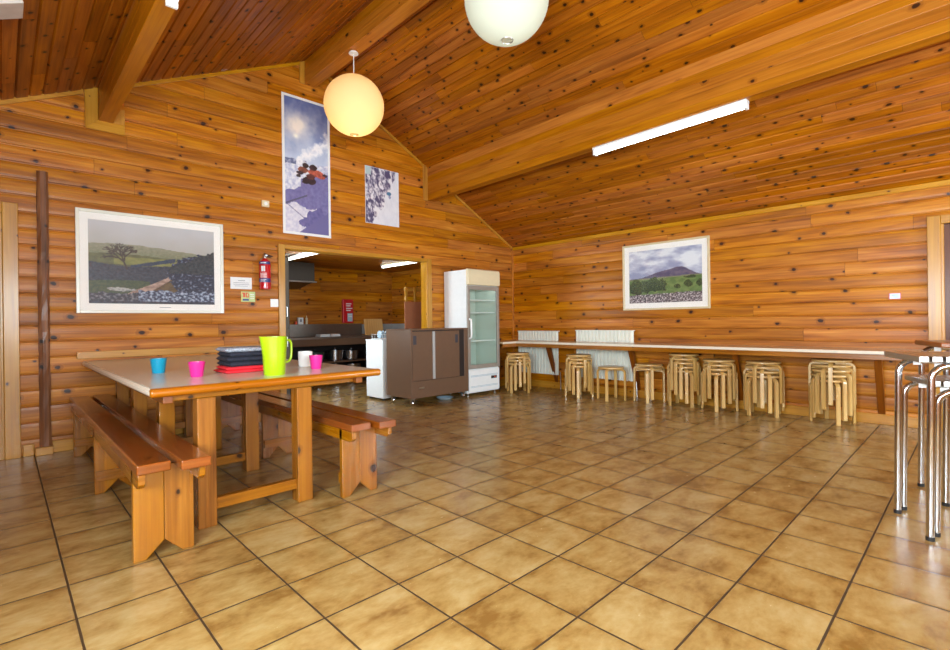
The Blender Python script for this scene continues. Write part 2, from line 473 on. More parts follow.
# kitchen shell behind the back wall
KL, KR, KB, KZ = .7, 4.87, 7.1, 2.17
mb = MB(); mb.box(L-.2, B+.2, F-.2, KB+.2, -.12, 0); struct(mb.build('floor', M['floor']))
planks('wall_kitchen_back', (0,KB,0), (1,0,0), (0,0,1), (0,-1,0), 0, KZ, .19, lambda v: (KL,KR), M['wall'], LOG, seed=31)
planks('wall_kitchen_right', (KR,0,0), (0,1,0), (0,0,1), (-1,0,0), 0, KZ, .138, lambda v: (A+.1,KB), M['wall'], LOG, seed=32)
planks('wall_kitchen_left', (KL,0,0), (0,1,0), (0,0,1), (1,0,0), 0, KZ, .138, lambda v: (A+.1,KB), M['wall'], LOG, [(4.3,5.4,1.05,1.95)], seed=33)
planks('ceiling', (0,A+.1,KZ), (1,0,0), (0,1,0), (0,0,-1), 0, KB-A-.1, .1, lambda v: (KL-.05,KR+.05), M['ceil'], VEE, seed=34)
mb = MB(); mb.box(KL-.1,KR+.1,A+.1,KB+.1,KZ+.04,KZ+.1); struct(mb.build('ceiling', M['back']))
mb = MB()
mb.box(KL,OPX0-.02,A+.03,A+.1,0,KZ+.05); mb.box(OPX1+.02,KR,A+.03,A+.1,0,KZ+.05); mb.box(OPX0-.02,OPX1+.02,A+.03,A+.1,OPZ+.02,KZ+.05)
struct(mb.build('wall_kitchen_front', M['hard']))

# beams along the ridge direction
trim_no = [0]
def trim(mb, mat=None, bevel=.004):
    trim_no[0] += 1
    return struct(mb.build('trim_%d' % trim_no[0], mat or M['trim'], bevel=bevel))
def beam(x0, x1, z0, skew=0, tilt=0):
    mb = MB(); xm = (x0+x1)/2
    Mr = Matrix.Translation((xm,A,z0)) @ Matrix.Rotation(skew,4,'Z') @ Matrix.Rotation(tilt,4,'X') @ Matrix.Translation((-xm,-A,-z0))
    lim = min(zr(x0), zr(x1)); z = z0; k = 0
    while True:                                   # glued laminations
        zb = z + .088
        if zb > lim - .03:
            top = [(x0, zr(x0)+.02), (x1, zr(x1)+.02)]
            if x0 < RX < x1: top = [top[0], (RX, RZ+.02), top[1]]
            mb.prism([(x0,z),(x1,z)] + top[::-1], 1, F+.02, A-.016, g=1, M=Mr, tint=rnd.random()); break
        mb.box(x0, x1, F+.02, A-.016, z, zb, g=1, M=Mr); z = zb
    return trim(mb, M['beam'], .003)
beam(3.32, 3.44, 2.868, -.0105, -.0125); beam(-.522, -.415, 2.98); beam(1.46, 1.60, 3.965)
def plate(polys, t=.02, y=A-.014):
    mb = MB()
    for poly, g in polys: mb.prism(poly, 1, y-t, y, g=g)
    return trim(mb, M['trim'], .002)
# boards round the beam ends on the back wall
plate([([(-.622,2.89),(-.525,2.985),(-.525,zr(-.525)),(-.622,zr(-.622))],2), ([(-.622,2.89),(-.325,2.89),(-.325+.0,2.985),(-.525,2.985)],0),
       ([(-.41,2.985),(-.325,2.985),(-.325,3.13),(-.41,3.13)],2)])
plate([([(3.245,2.865),(3.32,2.865),(3.32,zr(3.32)),(3.245,zr(3.245))],2)])
plate([([(1.40,3.965),(1.46,3.965),(1.46,zr(1.46)),(1.40,zr(1.40))],2)])
# cover strips where the roof meets the back wall
def strip(xa, xb, h=.05):
    plate([([(xa,zr(xa)),(xb,zr(xb)),(xb,zr(xb)-h),(xa,zr(xa)-h)],0)], .018)
strip(L, -.63); strip(-.33, 1.40); strip(1.62, 3.24); strip(3.46, B-.02)
mb = MB(); mb.box(B-.034, B-.014, F+.03, A-.04, zr(B)-.055, zr(B)-.004, g=1); trim(mb)
mb = MB(); mb.box(L+.014, L+.034, F+.03, A-.04, zr(L)-.055, zr(L)-.004, g=1); trim(mb)
# corner strip
mb = MB(); mb.box(B-.04, B-.013, A-.04, A-.013, 0, zr(B)-.06, g=2); trim(mb, M['wall'])
# skirting
def skirt(side, x0,x1,y0,y1,g):
    mb = MB(); mb.box(x0,x1,y0,y1,0,.1,g=g); struct(mb.build('baseboard_'+side, M['trim'], bevel=.004))
skirt('right', B-.032,B-.012,-1.35,A-.03,1)
skirt('back', -1.06,-.99,A-.032,A-.012,0); skirt('back_left', -.87,1.12,A-.032,A-.012,0); skirt('back_right', 3.37,B-.04,A-.032,A-.012,0)

# kitchen opening casing
mb = MB()
mb.box(1.115,1.19,A-.04,A-.012,0,2.012,g=2); mb.box(3.285,3.37,A-.04,A-.012,0,2.012,g=2); mb.box(1.19,3.285,A-.04,A-.012,1.967,2.012,g=0)
mb.box(1.18,1.194,A-.02,A+.11,0,1.972,g=2); mb.box(3.281,3.295,A-.02,A+.11,0,1.972,g=2); mb.box(1.19,3.285,A-.02,A+.11,1.963,1.972,g=0)
trim(mb, M['trim'], .004)

# doors
def door(n, frame, leaf, leafmat, handle):
    mb = MB()
    for b, g in frame: mb.box(*b, g=g)
    d = struct(mb.build('door_%d' % n, M['trim'], bevel=.004))
    mb = MB()
    for b, g in leaf: mb.box(*b, g=g)
    mb.build('door_leaf', leafmat, d, bevel=.004)
    mb = MB(); mb.tube(handle, .009, 8); mb.build('door_handle', M['alu'], d, smooth=True)
    return d
yA = A-.012
door(1, [((-1.17,-1.073,yA-.035,yA,0,2.13),2), ((-2.1,-1.17,yA-.035,yA,2.035,2.13),0), ((-2.2,-2.1,yA-.035,yA,0,2.13),2)],
     [((-2.1,-1.17,yA-.018,yA,0,2.035),2), ((-2.08,-1.97,yA-.026,yA-.016,0.02,2.02),2), ((-1.29,-1.185,yA-.026,yA-.016,.02,2.02),2)], M['trim'],
     [(-1.98,yA-.018,1.02),(-1.98,yA-.06,1.02),(-1.87,yA-.06,1.02)])
xB = B-.012
door(2, [((xB-.035,xB,-1.45,-1.354,0,2.03),2), ((xB-.035,xB,-2.31,-1.45,1.95,2.03),1), ((xB-.035,xB,-2.41,-2.31,0,2.03),2), ((xB-.012,xB+.06,-1.47,-1.44,0,1.95),2)],
     [((B+.015,B+.055,-2.31,-1.46,.005,1.95),2)], M['darkdoor'],
     [(B+.015,-2.22,1.0),(B-.03,-2.22,1.0),(B-.03,-2.1,1.0)])

# windows behind the viewer
def window(n, axis, c, u0, u1, v0, v1, mull):
    mb = MB(); t = .06
    def bx(a,b,z0,z1,g):
        if axis == 0: mb.box(c-.05,c+.02,a,b,z0,z1,g=g)
        else: mb.box(a,b,c-.05,c+.02,z0,z1,g=g)
    h = 1 if axis == 0 else 0
    bx(u0,u1,v0,v0+t,h); bx(u0,u1,v1-t,v1,h); bx(u0,u0+t,v0+t,v1-t,2); bx(u1-t,u1,v0+t,v1-t,2)
    for k in range(1, mull):
        q = u0+(u1-u0)*k/mull; bx(q-.03,q+.03,v0+t,v1-t,2)
    w = struct(mb.build('window_%d' % n, M['trim'], bevel=.004))
    mb = MB()
    if axis == 0: mb.box(c-.02,c-.014,u0+t,u1-t,v0+t,v1-t)
    else: mb.box(u0+t,u1-t,c-.02,c-.014,v0+t,v1-t)
    mb.build('window_pane', M['glass'], w)
window(1, 0, L, WL[0],WL[1],WL[2],WL[3],3)
window(2, 1, F, WF[0],WF[1],WF[2],WF[3],3)
window(4, 0, KL, 4.3,5.4,1.05,1.95,2)
window(3, 1, F, WF2[0],WF2[1],WF2[2],WF2[3],3)

# ------------------------------------------------------------------ dark post and small wall things
mb = MB(); r = random.Random(3)
zs = [.065+ i*.0985 for i in range(25)]
vs = []; n = len(zs)
for z in zs:
    j = lambda s: r.uniform(-s, s)
    vs += [(-.955+j(.003),A-.012,z),(-.955+j(.003),A-.05+j(.004),z),(-.93+j(.004),A-.062+j(.004),z),(-.895+j(.004),A-.058+j(.004),z),(-.88+j(.003),A-.048+j(.003),z),(-.88+j(.003),A-.012,z)]
fs = [(i*6+k, i*6+(k+1)%6, (i+1)*6+(k+1)%6, (i+1)*6+k) for i in range(n-1) for k in range(6)] + [tuple(range(6))[::-1], tuple(range((n-1)*6, n*6))]
post = thing('timber_post', 'tall rough dark timber post upright against the back wall left of the landscape picture', 'post', (-.918,A-.03,0))
def put(o, root):
    o.parent = root; o.matrix_parent_inverse = Matrix.Translation(root.location).inverted() if root.rotation_euler.z == 0 else root.matrix_basis.inverted()
    return o
mb.add(vs, fs, 2); put(mb.build('shaft', M['post'], bevel=0), post)
mb = MB(); mb.box(-.985,-.87,A-.085,A-.012,0,.066,g=0); put(mb.build('foot_block', M['trim'], bevel=.004), post)

# ------------------------------------------------------------------ pictures
def fbm(x, y, s=0, o=4):
    return MN.fractal(Vector((x, y, s)), 1.0, 2.0, o)*.5
def lerp(a, b, t): t = max(0, min(1, t)); return tuple(x+(y-x)*t for x, y in zip(a, b))
def pr(O, U, V, w, h, nx, ny, fn, parent, name='print'):
    O, U, V = Vector(O), Vector(U), Vector(V)
    vs = [tuple(O + U*(w*i/nx) + V*(h*j/ny)) for j in range(ny+1) for i in range(nx+1)]
    fs = [(j*(nx+1)+i, j*(nx+1)+i+1, (j+1)*(nx+1)+i+1, (j+1)*(nx+1)+i) for j in range(ny) for i in range(nx)]
    me = bpy.data.meshes.new(name); me.from_pydata(vs, [], fs)
    ca = me.color_attributes.new('ink', 'FLOAT_COLOR', 'POINT')
    dat = []
    for j in range(ny+1):
        for i in range(nx+1):
            c = fn(i/nx, j/ny); dat += list(srgb(*[max(0, min(255, q)) for q in c]))
    ca.data.foreach_set('color', dat)
    me.materials.append(M['print'])
    o = bpy.data.objects.new(name, me); COL.objects.link(o); put(o, parent)
    return o

tree = []
def grow(x, y, a, l, d, rr):
    x2, y2 = x+l*math.cos(a), y+l*math.sin(a)
    tree.append((x, y, x2, y2, min(.0085,.0016*d+.0004)))
    if d > 0:
        for k in range(rr.choice((2,3))):
            grow(x2, y2, a+rr.uniform(-.75,.75), l*rr.uniform(.66,.86), d-1, rr)
grow(.275, .43, PI*.58, .085, 5, random.Random(12))
def seg_d(px, py, s, asp):
    x0, y0, x1, y1, w = s
    px, x0, x1 = px*asp, x0*asp, x1*asp
    dx, dy = x1-x0, y1-y0; t = max(0, min(1, ((px-x0)*dx+(py-y0)*dy)/(dx*dx+dy*dy+1e-9)))
    return math.hypot(px-x0-t*dx, py-y0-t*dy) - w
def pic_track(s, t):
    n = fbm(s*5, t*5, 1); n2 = fbm(s*40, t*40, 2); n3 = fbm(s*16, t*22, 3)
    c = lerp((176,172,166), (190,188,190), (t-.7)/.25 + n*.5)
    hill = .70 + .035*math.sin(s*4.2+.5) + .02*fbm(s*12,0,5)
    if t < hill: c = lerp((118,120,92), (148,144,122), (t-.58)*6+n2)
    if t < .60 + .015*math.sin(s*7): c = lerp((104,104,66), (86,86,56), .5+n3*2)
    if .48 < t < .575+.01*n and s > .18: c = lerp((136,132,74), (116,116,62), .5+n3*2)
    if t < .50 - .03*math.sin(s*5) + .02*n: c = lerp((66,70,82), (34,38,52), .5+n2*1.6)
    if t < .28+.03*n and s < .45: c = lerp((78,86,54), (52,66,44), .5+n2*2)
    # track from the foreground up to the right
    y = t; cx = .38 + (.62-.38)*max(0,(y-.12))/.26 - .03*math.sin(y*14)
    wd = .085*(1-(y-.1)/.34)
    if .10 < y < .40 and abs(s-cx) < wd+.02*n3: c = lerp((186,154,138), (136,108,94), .5+n3*2.2)
    # grassy bank right of the track
    if .14 < y < .40 and cx+wd < s < cx+wd+.2-.2*(y-.14): c = lerp((104,82,50), (78,60,38), .5+n3*2)
    # right bushes
    bd = (s-.86)/.26, (t-.38)/.26
    if bd[0]**2+bd[1]**2 < 1+n3*.9: c = lerp((30,36,58), (126,134,152), max(0, n2*3.2-.1))
    if s > .6 and t > .4 and t < .62*s+.1+.05*n3: c = lerp((30,36,46), (60,64,66), .5+n2*2)
    # dark wall by the track
    w = .5+.3*(s-.3)
    if .3 < s < .66 and abs(t-w+.04) < .028+.03*n: c = lerp((36,48,72), (56,66,84), .5+n2*2)
    # stones in front
    if t < .17+.06*n3 and s > .36: c = lerp((46,52,76), (168,178,196), max(0, .35+n2*3.4))
    if t < .13+.06*n3 and s <= .36: c = lerp((44,44,56), (128,122,128), max(0, .2+n2*3))
    if ((s-.22)/.1)**2+((t-.175)/.022)**2 < 1+n3*2: c = lerp((176,172,166),(120,118,118),.3+n2*3)
    if t < .035: c = lerp((34,36,50),(66,68,84),.5+n2*2)
    if .28 < s < .55 and .3 < t < 1:
        pass
    if s < .5 and t > .38:
        d = min(seg_d(s, t, q, 1.5) for q in tree)
        if d < 0: c = (58,46,42)
        elif d < .004: c = lerp((58,46,42), c, d/.004)
    return c
def pic_hill(s, t):
    n = fbm(s*4, t*7, 11); n2 = fbm(s*45, t*45, 12); n3 = fbm(s*12, t*14, 13)
    c = lerp((150,154,184), (224,226,232), .5 + n*2.2 + .25*math.sin(t*9))
    m = min(.665-.03*abs(s-.7), .46 + .13*math.exp(-((s-.75)/.15)**2) + .12*math.exp(-((s-.5)/.24)**2) + .025*max(0,s-.4)) + .012*fbm(s*14,0,3)
    if t < m: c = lerp((82,74,104), (112,98,118), .4+n3*2 + (t-.5)*2)
    if t < .46+.03*s: c = lerp((136,130,100), (116,122,92), .5+n3*2)
    if t < .435+.035*s: c = lerp((92,116,62), (120,138,78), .5+n3*2)
    for (cx, cy, rx, ry) in ((.09,.31,.1,.13),(.24,.30,.1,.12),(.34,.35,.1,.12),(.47,.31,.07,.12),(.15,.25,.1,.1),(.83,.33,.055,.06),(.68,.28,.04,.04),(.97,.34,.04,.07),(.86,.45,.08,.025)):
        if ((s-cx)/rx)**2 + ((t-cy)/ry)**2 < 1+n3*1.6: c = lerp((34,46,22), (84,98,48), .45+n2*1.8+(t-cy)*2)
    if t < .15+.04*s+.03*n3: c = lerp((70,58,64), (208,196,196), max(0, .35+n2*3.2))
    return c
def pic_ski(s, t):
    n = fbm(s*3, t*6, 21); n2 = fbm(s*14, t*38, 22); n3 = fbm(s*8, t*20, 23)
    c = lerp((186,198,222), (92,106,160), (t-.56)/.42 + n*.5)
    g = math.exp(-(((s-.28)/.3)**2 + ((t-.80)/.09)**2)); c = lerp(c, (244,236,228), g*1.1 + n3*.35)
    g = math.exp(-(((s-.25)/.06)**2 + ((t-.72)/.018)**2)); c = lerp(c, (255,250,235), g)
    if t < .545+.02*n3 and s < .5: c = lerp((96,104,140), (170,176,200), .4+n2*3)
    if t < .50+.05*max(0,s-.1)+.02*n3: c = lerp((226,226,234), (168,174,206), .35+n2*2 + max(0,s-.6))
    # spray plume
    pl = .46+.26*s+.05*n3*2
    pw = .022+.055*s
    if abs(t-pl) < pw and s > .25: c = lerp((238,238,244), c, abs(t-pl)/pw*.9-.1+n2*.4)
    # purple shaded slope
    if t < .36+.12*s+.02*n3 - (0.0 if s > .35 else .06): c = lerp((104,98,150), (126,122,172), .5+n2*1.5)
    if t < .20+.02*math.sin(s*9)+.03*n3 and s < .72-.6*max(0,.11-t): c = lerp((222,218,226), (196,192,212), .5+n2*2)
    for (cx, cy, rx, ry) in ((.62,.11,.2,.055),(.45,.075,.16,.03),(.75,.15,.14,.05)):
        if ((s-cx)/rx)**2+((t-cy)/ry)**2 < 1+n3*1.4: c = lerp((92,86,142), (110,104,158), .5+n2*2)
    if t < .05+.25*(s-.5): c = (104,98,150)
    # ski and track
    if 0 < s < .5 and abs(t-(.205+.30*s*.55)) < .007: c = (86,84,112)
    if .05 < s < .42 and abs(t-(.20-.24*(s-.05))) < .004: c = (120,116,150)
    # two skiers
    for (cx, cy, rx, ry, q) in ((.40,.475,.13,.022,(150,84,64)),(.46,.512,.075,.02,(58,40,44)),(.33,.45,.08,.014,(66,48,58)),(.30,.425,.05,.012,(60,46,54)),
                               (.70,.468,.19,.027,(200,98,76)),(.64,.508,.095,.022,(70,46,50)),(.55,.40,.16,.027,(56,36,44)),(.92,.462,.06,.013,(64,48,58)),(.84,.445,.09,.014,(186,90,74)),(.58,.435,.09,.022,(112,58,54)),(.46,.385,.09,.014,(50,36,46))):
        if ((s-cx)/rx)**2+((t-cy)/ry)**2 < 1+n3*.7: c = lerp(q, tuple(v*.7 for v in q), .4+n2*2)
    return c
def pic_snow(s, t):
    n = fbm(s*5, t*5, 31); a = s*9+t*4; b = t*9-s*3
    st = fbm(s*7+t*4.5, t*5.5-s*2.5, 32)+.7*fbm(s*20+t*10, t*13-s*7, 33)
    c = lerp((226,222,228), (78,70,104), .48+st*2.6)
    op = (s-.42)*1.5 + (.62-t)*1.1
    if op > .42+n*.4: c = lerp(c, (222,222,230), .95)
    if s < .16 and t > .86: c = (176,196,200)
    if ((s-.70)/.07)**2+((t-.58)/.035)**2 < 1: c = (74,116,150)
    if ((s-.72)/.04)**2+((t-.52)/.03)**2 < 1: c = (150,150,180)
    return c

def framed(name, label, O, U, N, w, h, fw, mount, framem, fn, nx, ny, caption=False):
    """O lower-left corner on the wall face"""
    O, U, N = Vector(O), Vector(U), Vector(N); Z = Vector((0,0,1))
    root = thing(name, label, 'picture', tuple(O + U*(w/2)))
    def slab(mb, u0,u1,v0,v1,d0,d1):
        c = [O + U*u + Z*v + N*d for d in (d0,d1) for u, v in ((u0,v0),(u1,v0),(u1,v1),(u0,v1))]
        fs = [(0,3,2,1),(4,5,6,7),(0,1,5,4),(1,2,6,5),(2,3,7,6),(3,0,4,7)]
        if U.cross(Z).dot(N) < 0: fs = [f[::-1] for f in fs]
        mb.add([tuple(p) for p in c], fs, 2)
    mb = MB(); slab(mb,0,fw,0,h,0,.03); slab(mb,w-fw,w,0,h,0,.03); slab(mb,fw,w-fw,0,fw,0,.03); slab(mb,fw,w-fw,h-fw,h,0,.03)
    put(mb.build('frame', framem, bevel=.004), root)
    mb = MB(); slab(mb,fw,w-fw,fw,h-fw,.004,.014); put(mb.build('mount', M['mount']), root)
    if caption:
        mb = MB(); slab(mb,w*.52,w*.60,fw+mount*.42,fw+mount*.5,.0142,.0148); put(mb.build('caption', M['ink']), root)
    e = fw+mount
    pr(tuple(O+U*e+Z*e+N*.0155), U, Z, w-2*e, h-2*e, nx, ny, fn, root)
    mb = MB(); slab(mb,fw,w-fw,fw,h-fw,.020,.0225); put(mb.build('glass_pane', M['glass']), root)
    return root
yP = A-.0145
framed('framed_picture', 'wide pale framed landscape photograph of a bare tree and stony track above the dining table', (-.70,yP,1.212), (1,0,0), (0,-1,0), 1.225, .945, .028, .062, M['frame'], pic_track, 210, 140, True)
framed('framed_picture', 'framed photograph of a flat topped hill above green fields on the right wall', (B-.0145,1.825,1.214), (0,-1,0), (-1,0,0), 1.187, .91, .026, .07, M['frameb'], pic_hill, 150, 110)
def poster(label, x0, x1, z0, z1, fn, nx, ny, border):
    root = thing('poster', label, 'poster', ((x0+x1)/2, yP, z0))
    mb = MB(); mb.box(x0,x1,yP-.006,yP,z0,z1); put(mb.build('backing_card', M['paper']), root)
    pr((x0+border,yP-.0066,z0+border), (1,0,0), (0,0,1), x1-x0-2*border, z1-z0-2*border, nx, ny, fn, root)
poster('tall white bordered poster of two skiers in orange jackets on steep snow', 1.18, 1.782, 2.148, 3.79, pic_ski, 90, 240, .03)
poster('small unframed poster of snow laden trees right of the tall ski poster', 2.28, 2.813, 2.413, 3.17, pic_snow, 90, 130, .004)

# ------------------------------------------------------------------ small wall things
def card(name, label, cat, x0, x1, z0, z1, mat, marks=(), t=.004):
    root = thing(name, label, cat, ((x0+x1)/2, yP, z0))
    mb = MB(); mb.box(x0,x1,yP-t,yP,z0,z1); put(mb.build('card', mat), root)
    for nm, mt, bs in marks:
        mb = MB()
        for a,b,c,d in bs:
            mb.box(x0+(x1-x0)*a, x0+(x1-x0)*b, yP-t-.0012, yP-t, z0+(z1-z0)*c, z0+(z1-z0)*d)
        put(mb.build(nm, mt), root)
    return root
card('notice', 'white paper notice with faint grey lines on the wall left of the fire extinguisher', 'notice', .598,.82,1.478,1.606, M['paper'],
     [('text_lines', M['ink'], [(.35,.68,.70,.745),(.14,.86,.52,.55),(.14,.88,.38,.41),(.2,.8,.24,.27)])])
card('safety_sign', 'small green and yellow fire action sign with a red figure under the white notice', 'sign', .706,.855,1.34,1.452, M['green'],
     [('red_symbol', M['orange'], [(.14,.28,.42,.9),(.32,.4,.42,.9),(.4,.52,.80,.9),(.40,.48,.42,.52),(.5,.56,.42,.78),(.08,.14,.78,.9)]), ('yellow_panel', M['yellow'], [(.03,.07,.1,.95)]), ('text_block', M['navy'], [(.1,.54,.1,.28)]), ('text_lines', M['paper'], [(.64,.92,.68,.76),(.64,.92,.5,.56),(.64,.92,.3,.36)])])
sw = thing('light_switch', 'white square light switch beside the left jamb of the kitchen opening', 'switch', (1.068,yP,1.285))
mb = MB(); mb.box(1.022,1.112,yP-.012,yP,1.285,1.377); put(mb.build('face_plate', M['glow_plastic'], bevel=.004), sw)
mb = MB(); mb.box(1.056,1.078,yP-.018,yP-.012,1.312,1.35); put(mb.build('rocker', M['glow_plastic'], bevel=.002), sw)
th = thing('thermostat', 'small cream thermostat box on the wall left of the tall ski poster', 'thermostat', (.975,yP,2.42))
mb = MB(); mb.box(.936,1.017,yP-.03,yP,2.415,2.487); put(mb.build('casing', M['cream'], bevel=.006), th)
mb = MB(); mb.lathe([(0,.006),(.018,.006),(.02,0)], 20, M=Matrix.Translation((.977,yP-.03,2.45)) @ Matrix.Rotation(PI/2,4,'X')); put(mb.build('dial', M['glow_plastic'], smooth=True), th)
sg = thing('door_sign', 'tiny red edged sign with a grey centre on the right wall near the door', 'sign', (B-.014,-1.113,1.25))
mb = MB(); mb.box(B-.018,B-.0145,-1.16,-1.066,1.255,1.318); put(mb.build('card', M['redp']), sg)
mb = MB(); mb.box(B-.0195,B-.018,-1.154,-1.074,1.261,1.312); put(mb.build('printed_panel', M['bluegrey']), sg)
mb = MB(); mb.box(B-.0202,B-.0195,-1.14,-1.09,1.292,1.298); mb.box(B-.0202,B-.0195,-1.14,-1.10,1.276,1.281); put(mb.build('text_lines', M['ink']), sg)

# fire extinguisher
ex = thing('fire_extinguisher', 'red fire extinguisher with blue and white label hung by the kitchen opening', 'fire extinguisher', (.942,A-.085,1.475))
cx, cy = .942, A-.085
mb = MB(); mb.lathe([(0,0),(.05,.002),(.061,.012),(.062,.03),(.062,.275),(.055,.31),(.034,.335),(.022,.342),(.02,.35),(0,.35)], 32, (cx,cy,1.475)); put(mb.build('cylinder', M['red'], smooth=True), ex)
mb = MB()
def arcband(mb, r, z0, z1, a0, a1, n=16, mi=0):
    vs = []; 
    for i in range(n+1):
        a = a0+(a1-a0)*i/n
        for z in (z0, z1): vs.append((cx+r*math.cos(a), cy+r*math.sin(a), z))
    mb.add(vs, [(2*i,2*i+2,2*i+3,2*i+1) for i in range(n)], 2, mi=mi)
FA = -PI*.72
for q0, q1 in ((1.555,1.60),(1.755,1.785)):
    mb = MB(); arcband(mb,.0626,q0,q1,FA-1,FA+1.35); put(mb.build('blue_label_band', M['navy'], smooth=True), ex)
mb = MB(); arcband(mb,.0628,1.675,1.735,FA-.35,FA+.1); arcband(mb,.0628,1.675,1.735,FA+.15,FA+.32)
for z in (1.655,1.64,1.625,1.612): arcband(mb,.0628,z-.004,z+.002,FA-.55,FA+.6)
arcband(mb,.0632,1.565,1.572,FA-.5,FA+.3); arcband(mb,.0632,1.582,1.588,FA-.5,FA+.5); arcband(mb,.0632,1.766,1.774,FA-.5,FA+.5)
put(mb.build('label_text', M['paper'], smooth=True), ex)
mb = MB(); mb.lathe([(0,0),(.02,0),(.021,.03),(.016,.045),(0,.047)], 16, (cx,cy,1.822)); mb.box(cx-.012,cx+.012,cy-.045,cy+.02,1.848,1.862); put(mb.build('valve', M['alu'], smooth=.5), ex)
mb = MB(); mb.prism([(cx-.01,1.868),(cx+.085,1.848),(cx+.085,1.856),(cx-.01,1.882)],1,cy-.012,cy+.012); mb.prism([(cx,1.852),(cx+.07,1.832),(cx+.07,1.838),(cx,1.862)],1,cy-.01,cy+.01); put(mb.build('squeeze_handle', M['black'], bevel=.002), ex)
mb = MB(); mb.box(cx-.02,cx+.02,cy+.055,A-.013,1.6,1.83); put(mb.build('wall_bracket', M['alu']), ex)

# ------------------------------------------------------------------ lanterns and strip lights
def lantern(label, x, y, ztop, zc, R, mat, power, col, zb):
    root = thing('paper_lantern', label, 'lamp', (x,y,zc))
    prof = []; n = 64
    for i in range(n+1):
        a = PI*(.045+.91*i/n)
        rr = R*math.sin(a) - (.0022 if i % 2 else 0)
        prof.append((rr, -R*.985*math.cos(a)))
    mb = MB(); mb.lathe(prof, 48, (x,y,zc)); put(mb.build('paper_shade', mat, smooth=1.2), root)
    rb = R*math.sin(PI*.045)
    for zz in (-1, 1):
        c = [(x+rb*math.cos(a*PI/12), y+rb*math.sin(a*PI/12), zc+zz*R*.985*math.cos(PI*.045)) for a in range(24)]
        mb = MB(); mb.tube(c, .0035, 6, closed=True); put(mb.build('wire_ring', M['alu'], smooth=True), root)
    mb = MB(); mb.tube([(x,y,ztop-.02),(x,y,zc+.02)], .0045, 8); put(mb.build('cord', M['glow_plastic'], smooth=True), root)
    mb = MB(); mb.lathe([(0,0),(.03,0),(.046,-.012),(.05,-.022),(.05,-.026),(0,-.026)][::-1], 24, (x,y,ztop)); put(mb.build('ceiling_rose', M['glow_plastic'], smooth=True), root)
    mb = MB(); mb.lathe([(0,-.06),(.02,-.054),(.03,-.035),(.03,-.02),(.018,.01),(.014,.04),(0,.04)], 16, (x,y,zb)); put(mb.build('bulb', M['glow_plastic'], smooth=True), root)
    ld = bpy.data.lights.new('lantern_bulb_light', 'POINT'); ld.energy = power; ld.color = col; ld.shadow_soft_size = .04
    lo = bpy.data.objects.new('lantern_bulb_light', ld); COL.objects.link(lo); lo.location = (x, y, zb-.115)
    return root
lantern('lit warm yellow round paper lantern in front of the ski poster', 1.525,2.89,3.965,3.39,.312, M['lantern_warm'], 1.9, (1,.68,.34), 3.36)
lantern('white round paper lantern cut off by the top edge of the photo', 1.525,.715,3.965,3.47,.312, M['lantern_white'], .5, (.95,1,.88), 3.5)

def strip_light(label, x, y0, y1, zt, w=.075, tubemat=None, body=None, axis=1):
    root = thing('strip_light', label, 'light', (x,(y0+y1)/2,zt-.07))
    tubemat = tubemat or M['tube']
    def bx(mb, a,b,z0,z1,hw):
        mb.box(x-hw,x+hw,a,b,z0,z1)
    mb = MB(); mb.prism([(x-w/2,zt),(x+w/2,zt),(x+w/2,zt-.022),(x+.018,zt-.032),(x-.018,zt-.032),(x-w/2,zt-.022)],1,y0,y1); put(mb.build('housing', body or M['white'], bevel=.002), root)
    mb = MB(); 
    for e0, e1 in ((y0,y0+.025),(y1-.025,y1)):
        mb = MB(); mb.box(x-.03,x+.03,e0,e1,zt-.075,zt); put(mb.build('end_cap', M['glow_plastic'], bevel=.003), root)
    mb = MB(); mb.tube([(x,y0+.025,zt-.052),(x,y1-.025,zt-.052)], .0185, 12); put(mb.build('tube', tubemat, smooth=True), root)
    return root
sl = strip_light('long lit white strip light under the right hand roof beam', 3.345,-.36,1.13,2.868)
sl.rotation_euler = (-.0125,0,-.0105); sl.location.z += .0445
strip_light('added unseen fill strip under the right hand roof beam behind the viewer', 3.31,-3.4,-1.84,2.935)  # unseen fitting added to light the near end of the room
strip_light('strip light under the left roof beam, only its end showing at the top edge', -.467,-.02,1.5,2.98)
strip_light('left of the two kitchen strip lights seen through the opening', 2.10,4.72,6.0,KZ-.008, tubemat=M['tubek'], body=M['white'])
strip_light('right of the two kitchen strip lights seen through the opening', 3.87,4.72,5.95,KZ-.008, tubemat=M['tubek'], body=M['cream'])
# pale ceiling fitting in the top left corner
cf = thing('ceiling_heater', 'pale grey box fitting on the left roof slope in the top left corner', 'heater', (-1.35,2.12,2.9))
mb = MB(); Mr = Matrix.Translation((-1.34,2.14,zr(-1.37)-.045)) @ Matrix.Rotation(-math.atan(SL),4,'Y')
mb.box(-.28,.28,-.1,.1,-.04,.04,M=Mr); put(mb.build('casing', plain('pale_grey_metal', srgb(196,186,180), .5), bevel=.006), cf)

# ------------------------------------------------------------------ dining table
tb = thing('dining_table', 'long wooden dining table with beige laminate top and orange wood end lipping', 'table', (-.02,2.5,0))
TX0, TX1, TY0, TY1, TZ = -.665, .65, 1.11, 3.905, .78
def tput(mb, name, mat, bevel=.004, **k): return put(mb.build(name, mat, bevel=bevel, **k), tb)
